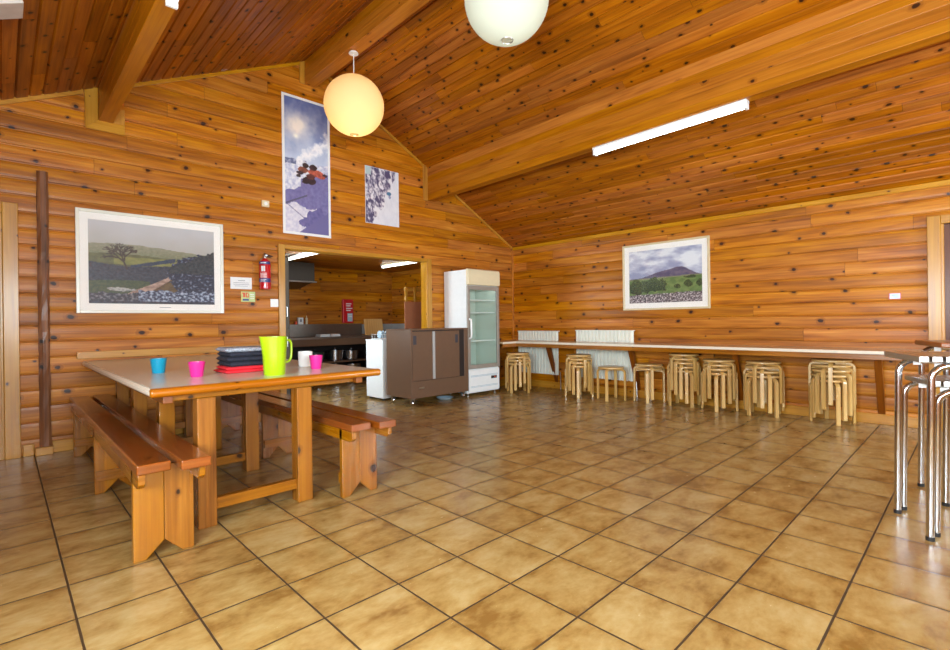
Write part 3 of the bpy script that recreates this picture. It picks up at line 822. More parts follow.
# rounded long edges
def rounded(x0, x1, z0, z1, n=5):
    r = (z1-z0)/2-.002; pts = []
    for i in range(n+1): a = -PI/2+PI*i/n; pts.append((x1-r+r*math.cos(a), z0+r+.002+r*math.sin(a)))
    for i in range(n+1): a = PI/2+PI*i/n; pts.append((x0+r+r*math.cos(a), z0+r+.002+r*math.sin(a)))
    return pts
mb = MB(); mb.prism([(TX0+.012,TZ-.042),(TX1-.012,TZ-.042),(TX1-.012,TZ),(TX0+.012,TZ)],1,TY0+.035,TY1,g=1); tput(mb, 'table_top', M['lam'], 0)
for x0, x1 in ((TX0,TX0+.04),(TX1-.04,TX1)):
    mb = MB(); mb.prism(rounded(x0,x1,TZ-.046,TZ+.0015),1,TY0+.035,TY1,g=1); tput(mb, 'edge_strip', M['lamedge'], 0, smooth=.6)
def roundrect_lip():
    mb = MB(); r = .022; out = []
    prof = [(TY0+r+r*math.cos(a), TZ-.022+r*1.05*math.sin(a)) for a in [PI/2+PI*i/8 for i in range(9)]]
    poly = prof + [(TY0+.04, TZ-.046), (TY0+.04, TZ+.001)]
    mb.prism(poly, 0, TX0+.002, TX1+.004, g=0); return mb
tput(roundrect_lip(), 'end_lipping', M['lip'], .008, smooth=.6)
LXS = ((-.438,-.346),(.11,.203)); LYS = (1.2,2.08,2.95,3.72)
for yy in LYS:
    for (a,b) in LXS:
        mb = MB(); mb.box(a,b,yy,yy+.09,0,.70,g=2); tput(mb, 'leg', M['furn'])
    mb = MB(); mb.box(-.56,.50,yy+.01,yy+.08,.70,TZ-.043,g=0); tput(mb, 'cross_rail', M['furn'])
    mb = MB(); mb.box(-.346,.11,yy+.02,yy+.065,.082,.142,g=0); tput(mb, 'stretcher', M['furn'])
for (a,b) in ((-.60,-.555),(.50,.545)):
    mb = MB(); mb.box(a,b,1.17,3.85,.695,TZ-.043,g=1); tput(mb, 'side_rail', M['brown_wood'])
# batten on the wall behind the table
mb = MB(); mb.box(-.70,1.12,A-.036,A-.012,.80,.865,g=0); tag(mb.build('wall_batten', M['trim'], bevel=.004), 'pale wooden batten fixed to the back wall just above the table top', 'batten')

# ------------------------------------------------------------------ benches
def bench(label, loc):
    b = thing('bench', label, 'bench', (loc[0], loc[1], 0), 0, None)
    def bp(mb, nm, mat=M['furn'], bevel=.004, par=None): return mb.build(nm, mat, par or b, bevel=bevel)
    ly = 3.02 # bench length; local x across (0..0.27), local y along
    for x0,x1,y0 in ((-.005,.128,0),(.158,.282,-.05)):
        mb = MB(); mb.box(x0,x1,y0,ly-.06,.43,.475,g=1); bp(mb,'seat_plank',M['seatw'],.006)
    for x0, x1, y0 in ((0,.03,.005),(.235,.262,-.03)):
        mb = MB(); mb.prism([(y0+.03,.365),(ly-.1,.365),(ly-.08,.43),(y0,.43),(y0,.385)],0,x0,x1,g=1); bp(mb,'apron',M['furn'])
    for i, yy in enumerate((.13,1.42,2.70)):
        for x0,x1,nx in ((.0,.1243,1),(.1253,.25,0)):
            mb = MB()
            if nx: poly = [(x0,0),(x0+.05,0),(x1,.075),(x1,.43),(x0,.43)]
            else: poly = [(x1,0),(x1,.43),(x0,.43),(x0,.075),(x1-.05,0)]
            mb.prism(poly,1,yy,yy+.034,g=2); lg = bp(mb,'leg_board')
        mb = MB(); 
        if i: mb.box(.004,.246,yy-.026,yy,.085,.15,g=0)
        else: mb.box(.004,.246,yy+.034,yy+.06,.085,.15,g=0)
        bp(mb,'batten')
    return b
bl = bench('varnished pine bench on the left side of the table, nearer the dark post', (-.757,.88))
br = bench('varnished pine bench on the right side of the table, towards the brown cabinet', (.335,.94))

# ------------------------------------------------------------------ on the table
def cup(label, x, y, r0, r1, h, mat, name='tumbler', cat='cup', group=None):
    mb = MB(); mb.lathe([(0,0),(r0*.95,0),(r0,.004),(r1,h),(r1-.003,h),(r0-.003,.006),(0,.006)], 28, (0,0,0))
    o = mb.build(name, mat, smooth=.8, loc=(x,y,TZ+.0002)); tag(o, label, cat, group)
    return o
cup('blue plastic tumbler near the left side of the table', -.44,2.07,.036,.048,.094, M['bluecup'])
cup('pink plastic tumbler left of the stack of folded cloths', -.335,1.60,.034,.046,.09, M['pinkcup'])
cup('pink plastic tumbler right of the lime green jug', .375,1.49,.034,.045,.092, M['pinkcup'])
# white pot behind it
wp = cup('white plastic tub standing behind the right hand pink tumbler', .415,1.74,.048,.05,.108, M['glow_plastic'], 'tub', 'tub')
# jug
jx, jy = .022,1.32
jg = thing('jug', 'lime green plastic jug with a loop handle on the table', 'jug', (jx,jy,TZ), .18)
mb = MB(); n = 36; rows = [(0,.0),(.052,.0),(.056,.006),(.062,.10),(.068,.19),(.0695,.2),(.0665,.2),(.059,.1),(.053,.008),(0,.008)]
rows = [(a_*1.1, b_*1.17) for a_, b_ in rows]; mb.lathe(rows, n)
for i, p in enumerate(mb.v):   # pouring lip on the left of the rim
    a = math.atan2(p[1], p[0]); k = max(0, math.cos(a-PI))**14 * max(0, (p[2]-.175)/.059)
    mb.v[i] = (p[0]-.022*k, p[1], p[2]+.004*k)
mb.build('jug_body', M['lime'], jg, smooth=.8)
hp = [(.062,0,.178),(.082,0,.182),(.099,0,.176),(.107,0,.16),(.108,0,.12),(.104,0,.085),(.092,0,.067),(.074,0,.062),(.058,0,.066)]
hs = []
for i in range(len(hp)-1):
    for t in (0,.5): hs.append(tuple(a+(b-a)*t for a,b in zip(hp[i],hp[i+1])))
hs.append(hp[-1]); hs = [(a_*1.1,b_,c_*1.17) for a_,b_,c_ in hs]; mb = MB(); mb.tube(hs, .0075, 10); mb.build('jug_handle', M['lime'], jg, smooth=True)
# folded cloths
def cloth(label, x, y, z, w, d, h, mat, rz, seed):
    nx, ny = 22, 16; vs = []; fs = []
    for side in (0,1):
        for j in range(ny+1):
            for i in range(nx+1):
                u, v = i/nx*2-1, j/ny*2-1
                e = max(abs(u), abs(v)); edge = max(0, (e-.86)/.14)
                zz = (h/2)*math.sqrt(max(0, 1-edge**2*.96))
                bump = .0035*fbm(u*2.2+seed*3, v*2.2, seed)*(1-edge)
                px = u*w/2 + .004*fbm(v*2, seed*5, 1); py = v*d/2 + .004*fbm(u*2, seed*7, 2)
                vs.append((px, py, h/2 + (zz+bump if side else -zz)))
    N = (nx+1)*(ny+1)
    for j in range(ny):
        for i in range(nx):
            a = j*(nx+1)+i
            fs.append((a, a+nx+1, a+nx+2, a+1)); fs.append((N+a, N+a+1, N+a+nx+2, N+a+nx+1))
    ring = [i for i in range(nx+1)] + [(nx+1)*j+nx for j in range(1,ny+1)] + [(nx+1)*ny+i for i in range(nx-1,-1,-1)] + [(nx+1)*j for j in range(ny-1,0,-1)]
    for k in range(len(ring)):
        a, b2 = ring[k], ring[(k+1)%len(ring)]; fs.append((a, b2, N+b2, N+a))
    mb = MB(); mb.add(vs, fs, 0); o = mb.build('folded_cloth', mat, smooth=1.2, loc=(x,y,z)); o.rotation_euler.z = rz
    tag(o, label, 'cloth', 'folded cloths stacked on the table'); return o
z = TZ+.0005
for i, (h, mt, w, rz, dx, lb) in enumerate((
    (.02,'redcloth',.31,.02,.0,'red folded cloth at the very bottom of the cloth stack'),
    (.021,'redcloth',.295,-.03,.004,'red folded cloth second from the bottom of the cloth stack'),
    (.031,'navycloth',.272,.04,.006,'dark folded cloth lying directly on the red cloths'),
    (.03,'navycloth',.278,-.02,.0,'dark folded cloth in the middle of the cloth stack'),
    (.031,'navycloth',.268,.03,.006,'dark folded cloth just below the topmost one'),
    (.027,'greycloth',.285,-.05,-.002,'speckled grey folded cloth topmost on the stack'))):
    cloth(lb, -.02+dx,1.72,z,w,.24,h,M[mt],rz+.0,i+1); z += h+.0004

# ------------------------------------------------------------------ counter along the right wall (L-shaped)
ct = thing('wall_counter', 'long wall counter with pale laminate top on wooden struts along the right wall', 'counter', (4.9,1.2,0))
CX = 4.62; CY0 = -1.32; CYI = 3.37; CXL = 4.31
def cput(mb, nm, mat, bevel=.003): return put(mb.build(nm, mat, bevel=bevel), ct)
Lp = [(CX,CY0),(B-.016,CY0),(B-.016,A-.016),(CXL,A-.016),(CXL,CYI),(CX,CYI)]
mb = MB(); mb.prism(Lp,2,.742,.768,g=1); cput(mb,'worktop',M['countertop'],.004)
mb = MB(); mb.box(CX-.012,CX,CY0,CYI-.012,.738,.768,g=1); mb.box(CXL,CX,CYI-.012,CYI,.738,.768,g=0); cput(mb,'top_edging',M['lamedge'])
mb = MB(); mb.box(CX-.006,CX+.02,CY0,CYI-.006,.685,.742,g=1); mb.box(CXL,CX-.006,CYI-.006,CYI+.02,.685,.742,g=0); cput(mb,'fascia',M['furn'])
mb = MB(); mb.box(B-.05,B-.014,CY0,A-.05,.67,.742,g=1); cput(mb,'wall_rail',M['trim'])
for yy in (-1.0,.30,1.62,3.02):
    mb = MB()
    mb.prism([(CX+.30,.742),(CX+.37,.742),(B-.014,.2),(B-.014,.10)],1,yy-.03,yy+.03,g=2)
    cput(mb,'strut',M['brown_wood'])

# radiators
def radiator(label, y0, y1, z0, z1):
    r_ = thing('radiator', label, 'radiator', (B-.06,(y0+y1)/2,z0))
    mb = MB(); n = max(4, round((y1-y0)/.06)); st = (y1-y0)/n; xf = B-.085
    poly = [(B-.06,y0)]
    for i in range(n):
        a = y0+i*st
        poly += [(xf+.02,a+st*.02),(xf+.02,a+st*.24),(xf,a+st*.36),(xf,a+st*.88),(xf+.02,a+st*.99)]
    poly += [(B-.06,y1)]
    mb.prism(poly,2,z0,z1,g=2); put(mb.build('panel', M['rad'], bevel=.003), r_)
    mb = MB(); mb.box(B-.088,B-.03,y0-.006,y1+.006,z1,z1+.012); put(mb.build('top_grille', M['rad'], bevel=.003), r_)
    
    for q in (y0+.1,y1-.14):
        mb = MB(); mb.box(B-.07,B-.014,q,q+.04,z0+.1,z1-.1); put(mb.build('wall_bracket', M['rad']), r_)
    mb = MB(); mb.tube([(B-.06,y0+.03,z0+.05),(B-.06,y0-.03,z0+.05),(B-.06,y0-.035,.0)],.008,8); put(mb.build('pipe', M['alu'], smooth=True), r_)
radiator('narrower white radiator behind the counter near the room corner', 2.94,3.76,.225,.91)
radiator('wider white radiator behind the counter, second from the room corner', 1.655,2.60,.225,.925)

# ------------------------------------------------------------------ bent-leg stools
stool0 = thing('stool', 'x', 'stool', (0,0,0))
mb = MB(); mb.lathe([(0,.424),(.165,.424),(.172,.428),(.1745,.437),(.172,.446),(.165,.45),(0,.45)], 36); mb.build('seat', M['birch'], stool0, smooth=.7)
def leg_mesh(a):
    path = [(.03,.412),(.14,.412)]
    for i in range(1,8):
        t = PI/2*i/8; path.append((.14+.047*math.sin(t), .412-.047+.047*math.cos(t)))
    path += [(.187,.365),(.188,.0)]
    hw, ht = .019, .012; vs = []; fs = []
    for i, p in enumerate(path):
        p0 = path[max(0,i-1)]; p1 = path[min(len(path)-1,i+1)]
        dx, dz = p1[0]-p0[0], p1[1]-p0[1]; l = math.hypot(dx,dz); nx, nz = -dz/l, dx/l
        if i == len(path)-1: nx, nz = 1, 0
        for sgn, yy in ((1,-hw),(1,hw),(-1,hw),(-1,-hw)):
            vs.append((p[0]+nx*ht*sgn*(1 if nx*1 + nz > 0 else 1), yy, p[1]+nz*ht*sgn))
    for i in range(len(path)-1):
        for k in range(4): fs.append((i*4+k, i*4+(k+1)%4, (i+1)*4+(k+1)%4, (i+1)*4+k))
    fs += [(3,2,1,0), tuple(range(len(vs)-4, len(vs)))]
    l = 0; uvs = []
    for i, p in enumerate(path):
        if i: l += math.hypot(p[0]-path[i-1][0], p[1]-path[i-1][1])
        for k in range(4): uvs.append((l, .02*k))
    o1, o2 = rnd.uniform(0,20), rnd.uniform(0,20); uvs = [(a_+o1,b_+o2) for a_,b_ in uvs]
    mb = MB(); mb.add(vs, fs, M=Matrix.Rotation(a,4,'Z'), uvs=uvs); return mb
for k in range(4):
    o = leg_mesh(k*PI/2).build('leg', M['birch'], stool0, bevel=.003, smooth=.6)
    bm = bmesh.new(); bm.from_mesh(o.data); bmesh.ops.recalc_face_normals(bm, faces=bm.faces); bm.to_mesh(o.data); bm.free()
STK = [ # centre, count, first angle, step, words
    (4.50,3.235,4,8,21,'in the stack next to the glass fronted fridge'),
    (4.725,2.285,4,30,-20,'in the stack between the two radiators'),
    (4.79,1.81,1,12,0,''),
    (4.975,1.36,2,20,18,'in the low stack of two only'),
    (4.985,.90,5,50,-19,'in the stack right of the low pair'),
    (4.955,.47,4,10,22,'in the fourth stack from the right wall door side'),
    (4.965,.0,4,55,-22,'in the stack second from the right end'),
    (4.985,-.625,5,25,18,'in the stack at the right end'),
]
STK[5] = STK[5][:5] + ('in the stack third from the right end',)
ORD = {1:[''],2:['lower','upper'],4:['bottom','second lowest','second highest','topmost'],5:['bottom','second lowest','middle','second highest','topmost']}
first = True
for (x,y,n,a0,da,wd) in STK:
    for k in range(n):
        if n == 1: lb = 'single unstacked birch stool standing in front of the wider radiator'
        else: lb = '%s birch stool %s under the counter' % (ORD[n][k], wd)
        rz = math.radians(a0+da*k); lc = (x,y,k*.0502)
        if first:
            stool0.location = lc; stool0.rotation_euler.z = rz; stool0['label'] = lb; stool0['group'] = 'bent birch stools under the counter'; first = False
        else: dup(stool0, lc, rz, lb, 'bent birch stools under the counter')

# ------------------------------------------------------------------ brown hot cupboard on castors
cb = thing('hot_cupboard', 'brown metal catering cupboard on castors in front of the kitchen opening', 'cupboard', (3.08,3.63,0))
X0,X1,Y0,Y1,Z0,Z1 = 2.572,3.575,3.36,3.915,.105,1.0
def kput(mb, nm, mat, bevel=.003, par=None, **k): return put(mb.build(nm, mat, bevel=bevel, **k), cb)
mb = MB(); mb.box(X0,X1,Y0+.012,Y1,Z0,Z1-.02); mb.box(X0,X0+.022,Y0,Y0+.014,Z0,Z1-.02); mb.box(X1-.075,X1,Y0,Y0+.014,Z0,Z1-.02); mb.box(X0+.02,X1-.07,Y0,Y0+.014,Z0,.325)
kput(mb,'body',M['cabinet'],.004)
mb = MB(); mb.box(X0-.004,X1+.004,Y0-.006,Y1,Z1-.02,Z1); kput(mb,'top_panel',M['cabinet'],.004)
mb = MB(); mb.box(X0+.02,X1-.075,Y0+.008,Y0+.0125,.325,Z1-.02); kput(mb,'door_recess',M['cabdark'],0)
d1 = MB().box(X0+.024,2.935,Y0-.004,Y0+.008,.33,.968).build('sliding_door', M['cabinet'], bevel=.003); put(d1, cb)
d2 = MB().box(2.955,3.405,Y0-.004,Y0+.008,.33,.968).build('sliding_door', M['cabinet'], bevel=.003); put(d2, cb)
mb = MB(); mb.box(2.922,2.962,Y0-.016,Y0-.003,.335,.965); kput(mb,'handle_strip',M['tile_grey'],.003)
for q in (2.632,3.352):
    mb = MB(); mb.box(q-.026,q+.026,Y0-.0075,Y0-.0035,.80,.915); kput(mb,'finger_pull',M['cabpull'],.002)
mb = MB(); mb.box(2.70,2.78,Y0-.004,Y0+.001,.225,.243); kput(mb,'badge',M['alu'],.001)
for q in ((X0+.06,Y0+.06),(X1-.06,Y0+.06),(X0+.06,Y1-.06),(X1-.06,Y1-.06)):
    mb = MB(); Mw = Matrix.Translation((q[0],q[1],.042)) @ Matrix.Rotation(PI/2,4,'Y') @ Matrix.Rotation(.5,4,'X')
    mb.lathe([(0,-.014),(.034,-.014),(.0415,-.008),(.0415,.008),(.034,.014),(0,.014)],20,M=Mw)
    cs = kput(mb,'castor',M['pot'],0,smooth=.7)
    mb = MB(); mb.box(q[0]-.022,q[0]+.022,q[1]-.024,q[1]+.03,.082,.1045); mb.box(q[0]-.022,q[0]-.017,q[1]-.018,q[1]+.018,.035,.085); mb.box(q[0]+.017,q[0]+.022,q[1]-.018,q[1]+.018,.035,.085)
    put(mb.build('castor_fork', M['alu']), cb)
# a low white dish under the cupboard
dsh = MB(); dsh.lathe([(0,0),(.09,0),(.12,.03),(.117,.03),(.088,.006),(0,.006)],28); tag(dsh.build('dish', M['bluegrey'], smooth=.8, loc=(3.30,3.56,.0005)), 'pale round dish on the floor under the brown catering cupboard', 'dish')

# ------------------------------------------------------------------ display fridge
fr = thing('display_fridge', 'tall white display fridge with glass door beside the room corner', 'fridge', (3.95,3.65,0))
GX0,GX1,GY0,GY1 = 3.615,4.272,3.40,3.915
def gput(mb, nm, mat, bevel=.003, **k): return put(mb.build(nm, mat, bevel=bevel, **k), fr)
mb = MB()
mb.box(GX0,GX0+.045,GY0+.03,GY1,.05,1.84); mb.box(GX1-.045,GX1,GY0+.03,GY1,.05,1.84)
mb.box(GX0+.045,GX1-.045,GY1-.04,GY1,.05,1.84); mb.box(GX0+.045,GX1-.045,GY0+.03,GY1-.04,1.60,1.84); mb.box(GX0+.045,GX1-.045,GY0+.03,GY1-.04,.05,.40)
gput(mb,'body',M['white'],.006)
mb = MB(); e = .004
mb.box(GX0+.045+e,GX0+.05,GY0+.035,GY1-.042,.405,1.595); mb.box(GX1-.05,GX1-.045-e,GY0+.035,GY1-.042,.405,1.595); mb.box(GX0+.05,GX1-.05,GY1-.046,GY1-.042,.405,1.595)
gput(mb,'liner',M['inner'],0)
mb = MB(); yz = [(GY0+.03,1.615),(GY0+.03,1.85),(GY0+.006,1.85),(GY0-.012,1.84),(GY0-.022,1.81),(GY0-.022,1.645),(GY0-.012,1.62)]
mb.prism(yz,0,GX0,GX1,g=0); gput(mb,'canopy',M['cream'],.004,smooth=.5)
mb = MB(); mb.box(GX0,GX0+.05,GY0,GY0+.028,.40,1.61); mb.box(GX1-.05,GX1,GY0,GY0+.028,.40,1.61); mb.box(GX0+.05,GX1-.05,GY0,GY0+.028,1.55,1.61); mb.box(GX0+.05,GX1-.05,GY0,GY0+.028,.40,.46)
dr = gput(mb,'door_frame',plain('door_frame_grey', srgb(160,152,142), .4, .3),.004)
mb = MB(); mb.box(GX0+.05,GX1-.05,GY0+.01,GY0+.016,.46,1.55); gput(mb,'door_glass',M['fglass'],0)
mb = MB(); mb.tube([(GX0+.03,GY0,.845),(GX0+.03,GY0-.035,.86),(GX0+.03,GY0-.04,.9),(GX0+.03,GY0-.04,1.07),(GX0+.03,GY0-.035,1.11),(GX0+.03,GY0,1.125)],.014,10); gput(mb,'door_handle',M['glow_plastic'],0,smooth=True)
for zz in (.80,1.215,1.40):
    mb = MB(); mb.box(GX0+.05,GX1-.05,GY0+.05,GY0+.06,zz-.008,zz+.012)
    mb.box(GX0+.05,GX1-.05,GY1-.06,GY1-.05,zz-.004,zz+.006)
    for i in range(14):
        q = GX0+.07+i*.04; mb.box(q-.002,q+.002,GY0+.06,GY1-.05,zz,zz+.004)
    gput(mb,'shelf',M['white'],0)
mb = MB(); mb.tube([(GX0+.07,GY0+.05,1.575),(GX1-.07,GY0+.05,1.575)],.011,8); gput(mb,'interior_fill',M['fridge_fill'],0,smooth=True)  # glowing tube added to brighten the shelves and liner
mb = MB(); mb.box(GX0+.01,GX1-.01,GY0+.004,GY0+.028,.07,.385); gput(mb,'lower_panel',M['white'],.004)
for zz in (.13,.145,.285,.30):
    mb = MB(); mb.box(GX0+.05,GX1-.05,GY0+.001,GY0+.005,zz,zz+.006); gput(mb,'vent_slot',M['bluegrey'],0)
mb = MB(); mb.box(GX1-.19,GX1-.07,GY0,GY0+.005,.235,.275); cd = gput(mb,'control_display',M['black'],.001)
mb = MB(); mb.box(GX1-.125,GX1-.10,GY0-.001,GY0+.001,.245,.265); gput(mb,'indicator_lamp',M['orange'],0)
for q in ((GX0+.05,GY0+.07),(GX1-.05,GY0+.07),(GX0+.05,GY1-.06),(GX1-.05,GY1-.06)):
    mb = MB(); mb.lathe([(0,0),(.018,0),(.018,.012),(.01,.015),(.01,.051),(0,.051)],14,(q[0],q[1],0)); gput(mb,'foot',M['steelk'],0,smooth=.6)

# ------------------------------------------------------------------ kitchen behind the opening
ap = thing('under_counter_freezer', 'plain white under counter appliance in the kitchen left of the brown cupboard', 'appliance', (2.95,4.33,0))
mb = MB(); mb.box(2.615,3.22,4.075,4.50,.03,.83); put(mb.build('body', M['white'], bevel=.006), ap)
mb = MB(); mb.box(2.605,3.23,4.06,4.50,.83,.85); put(mb.build('top_panel', M['white'], bevel=.004), ap)
for q in ((2.66,4.12),(3.17,4.12),(2.66,4.45),(3.17,4.45)):
    mb = MB(); mb.lathe([(0,0),(.02,0),(.02,.031),(0,.031)],12,(q[0],q[1],0)); put(mb.build('foot', M['black']), ap)
rk = thing('plate_rack', 'pale wire dish rack standing on the white kitchen appliance', 'rack', (2.8,4.3,.85))
mb = MB()
for yy in (4.16,4.42):
    mb.tube([(2.66,yy,.8575),(3.0,yy,.8575)],.006,6); mb.tube([(2.66,yy,.92),(3.0,yy,.92)],.004,6)
    for k in range(8): mb.tube([(2.67+.045*k,yy,.856),(2.67+.045*k,yy,.92)],.003,6)
for xx in (2.66,3.0): mb.tube([(xx,4.16,.8575),(xx,4.42,.8575)],.005,6)
put(mb.build('wire_frame', M['white'], smooth=True), rk)
for k in range(5):
    mb = MB(); Mp = Matrix.Translation((2.70+.06*k,4.29,.86+.058)) @ Matrix.Rotation(PI/2,4,'Y')
    mb.lathe([(0,0),(.04,.0),(.057,.008),(.0565,.011),(.038,.004),(0,.004)],24,M=Mp)
    tag(mb.build('plate', M['bluegrey'], smooth=.8), '%s upright pale blue plate in the dish rack' % ('leftmost','second from left','middle','second from right','rightmost')[k], 'plate', 'plates in the dish rack')

tf = thing('tall_cabinet', 'tall dark cabinet just inside the left jamb of the kitchen opening', 'cabinet', (1.62,5.8,0))
mb = MB(); mb.box(1.3,1.925,5.5,6.1,.0,2.1); put(mb.build('body', M['hooddark'], bevel=.005), tf)
for z0,z1 in ((.1,1.0),(1.02,2.08)):
    mb = MB(); mb.box(1.31,1.915,5.484,5.499,z0,z1); dd = put(mb.build('door', M['hooddark'], bevel=.003), tf)
    mb = MB(); zz = .75 if z0 < .5 else 1.2
    mb.tube([(1.87,5.485,zz),(1.87,5.455,zz),(1.87,5.455,zz+.14),(1.87,5.485,zz+.14)],.007,8); h_ = mb.build('handle', M['alu'], smooth=True); h_.parent = dd
hd = thing('extractor_hood', 'dark steel extractor hood hanging from the kitchen ceiling', 'hood', (2.3,6.6,1.8))
mb = MB(); mb.prism([(6.28,1.81),(6.28,2.13),(7.08,2.13),(7.08,1.72),(6.9,1.72)],0,1.95,2.71,g=0); put(mb.build('canopy', M['hooddark'], bevel=.006), hd)
mb = MB(); mb.box(1.95,2.74,6.26,6.30,1.79,1.815); put(mb.build('lower_rim', M['steelk'], bevel=.003), hd)
kc = thing('steel_bench', 'stainless steel kitchen workbench with shelves along the far kitchen wall', 'workbench', (3.3,6.75,0))
def sput(mb, nm, mat, bevel=.003): return put(mb.build(nm, mat, bevel=bevel), kc)
mb = MB(); mb.box(1.96,4.62,6.42,7.07,.81,.845); sput(mb,'worktop',M['steelk'])
mb = MB(); mb.box(1.96,4.62,6.43,6.455,.69,.81); sput(mb,'front_panel',M['cabinet'])
mb = MB(); mb.box(1.96,4.05,6.99,7.07,.845,1.075); sput(mb,'upstand',M['steelk'])
for zz in (.40,.12):
    mb = MB(); mb.box(1.98,4.60,6.44,7.05,zz-.025,zz); sput(mb,'shelf',M['cabinet'])
mb = MB(); mb.box(1.97,4.61,7.03,7.06,.12,.80); sput(mb,'back_panel',M['cabdark'],0)
for q in (1.98,4.58):
    for yy in (6.45,7.0):
        mb = MB(); mb.box(q-.02,q+.02,yy,yy+.03,0,.81); sput(mb,'leg',M['steelk'])
def pot(label, x, y, z, r, h, mat=None, group=None, bulge=1.1):
    t = thing('saucepan', label, 'pan', (x,y,z), 0, group)
    mb = MB(); mb.lathe([(0,0),(r*.85,0),(r,.012),(r*bulge,h),(r*bulge-.004,h),(r-.004,.014),(0,.014)],24); mb.build('pan_body', mat or M['pot'], t, smooth=.8)
    mb = MB(); mb.lathe([(0,h+.02),(r*.4,h+.016),(r*bulge+.004,h+.0005),(r*bulge+.004,h+.004)][::-1],24); mb.lathe([(0,h+.045),(.016,h+.04),(.016,h+.03),(.008,h+.018),(0,h+.018)][::-1],12); mb.build('lid', mat or M['pot'], t, smooth=.8)
    for s in (-1,1):
        mb = MB(); mb.tube([(s*r*bulge*.97,-.03,h*.7),(s*(r*bulge+.03),-.025,h*.72),(s*(r*bulge+.03),.025,h*.72),(s*r*bulge*.97,.03,h*.7)],.006,8); mb.build('handle', M['black'], t, smooth=True)
    return t
pg = 'pans on the workbench shelves'
pot('dark green casserole on the upper shelf of the steel kitchen bench', 2.86,6.62,.4005,.15,.17, M['darkpan'], pg)
pot('steel saucepan on the upper shelf, middle of the three pans there', 3.25,6.62,.4005,.14,.19, None, pg)
pot('steel saucepan on the upper shelf, rightmost of the three pans there', 3.58,6.62,.4005,.135,.17, None, pg)
pot('steel stockpot on the lower shelf nearest the white appliance', 3.62,6.62,.1205,.14,.2, None, pg)
pot('steel stockpot on the lower shelf, second from the white appliance', 3.28,6.62,.1205,.12,.18, None, pg)
pot('steel stockpot on the lower shelf, farthest from the white appliance', 2.92,6.62,.1205,.12,.14, None, pg)
for k, (x0,x1) in enumerate(((2.92,3.12),(3.14,3.32))):
    t = thing('folded_towel', ('left' if k == 0 else 'right')+' folded white towel on the steel kitchen bench', 'towel', ((x0+x1)/2,6.62,.845), 0, 'white towels on the kitchen bench')
    for j in range(2):
        mb = MB(); mb.box(x0+.01*j,x1-.008*j,6.52,6.72,.8455+j*.023,.8455+j*.023+.022); put(mb.build('fold', M['paper'], bevel=.009, seg=3), t)
bx_ = thing('box', 'small white box on the ledge of the steel upstand', 'box', (2.8,7.03,1.075))
mb = MB(); mb.box(2.735,2.83,7.0,7.06,1.0755,1.20); put(mb.build('carton', M['paper'], bevel=.002), bx_)
mb = MB(); mb.box(2.765,2.80,6.9985,7.0,1.12,1.17); put(mb.build('label_mark', M['ink']), bx_)
mb = MB(); mb.lathe([(0,0),(.022,0),(.022,.11),(.008,.13),(.008,.16),(0,.16)],14); tag(mb.build('candle', M['cream'], smooth=.6, loc=(2.905,7.03,1.0755)), 'slim cream bottle on the ledge right of the small white box', 'bottle').name = 'bottle'
mb = MB(); mb.lathe([(0,0),(.024,0),(.026,.05),(0,.055)],14); tag(mb.build('spice_jar', M['orange'], smooth=.6, loc=(2.70,7.03,1.0755)), 'small orange jar on the ledge left of the small white box', 'jar')
bk = thing('fire_blanket', 'red fire blanket case with a white label on the far kitchen wall', 'fire blanket', (3.77,KB-.06,1.09))
mb = MB(); mb.box(3.655,3.885,KB-.075,KB-.014,1.09,1.56); put(mb.build('case', M['redp'], bevel=.012), bk)
mb = MB(); mb.box(3.75,3.86,KB-.0775,KB-.0752,1.12,1.28); put(mb.build('label_panel', M['bluegrey']), bk)
mb = MB()
for zz,w_ in ((1.46,.12),(1.42,.1),(1.37,.14),(1.33,.1)): mb.box(3.72,3.72+w_,KB-.0775,KB-.0752,zz,zz+.018)
for zz in (1.245,1.21): mb.box(3.765,3.845,KB-.079,KB-.0776,zz,zz+.012)
put(mb.build('label_text', M['paper']), bk)
mb = MB(); Mb = Matrix.Translation((4.27,6.86,.8455)) @ Matrix.Rotation(-.16,4,'X')
mb.box(-.215,.215,0,.022,0,.325,g=2,M=Mb); tag(mb.build('chopping_board', M['ply'], bevel=.006), 'wooden chopping board leaning at the back of the steel bench', 'chopping board')
mb = MB(); mb.box(4.06,KR-.016,KB-.024,KB-.014,.86,1.06); sp = struct(mb.build('trim_kitchen_splashback', M['tile_grey'])); 
trim_no[0] += 1; sp.name = 'trim_%d' % trim_no[0]
mb = MB(); mb.box(KR-.024,KR-.014,5.9,KB-.03,.86,1.06); trim(mb, M['tile_grey'], 0)
# side bench under that splashback and a dark kettle-like appliance
sb = thing('side_bench', 'steel side bench against the right hand kitchen wall', 'workbench', (4.6,5.6,0))
mb = MB(); mb.box(4.3,KR-.03,4.9,6.40,.81,.845); put(mb.build('worktop', M['steelk'], bevel=.003), sb)
mb = MB(); mb.box(4.32,KR-.04,4.92,6.38,.0,.81); put(mb.build('cabinet_body', M['cabinet'], bevel=.003), sb)
bxk = thing('toaster', 'small dark appliance on the side bench by the right kitchen wall', 'appliance', (4.66,5.7,.845))
mb = MB(); mb.box(4.55,4.78,5.5,5.85,.8455,1.03); put(mb.build('body', M['cabdark'], bevel=.02, seg=3), bxk)
mb = MB(); mb.box(4.62,4.72,5.55,5.8,1.03,1.034); put(mb.build('slot_plate', M['alu']), bxk)
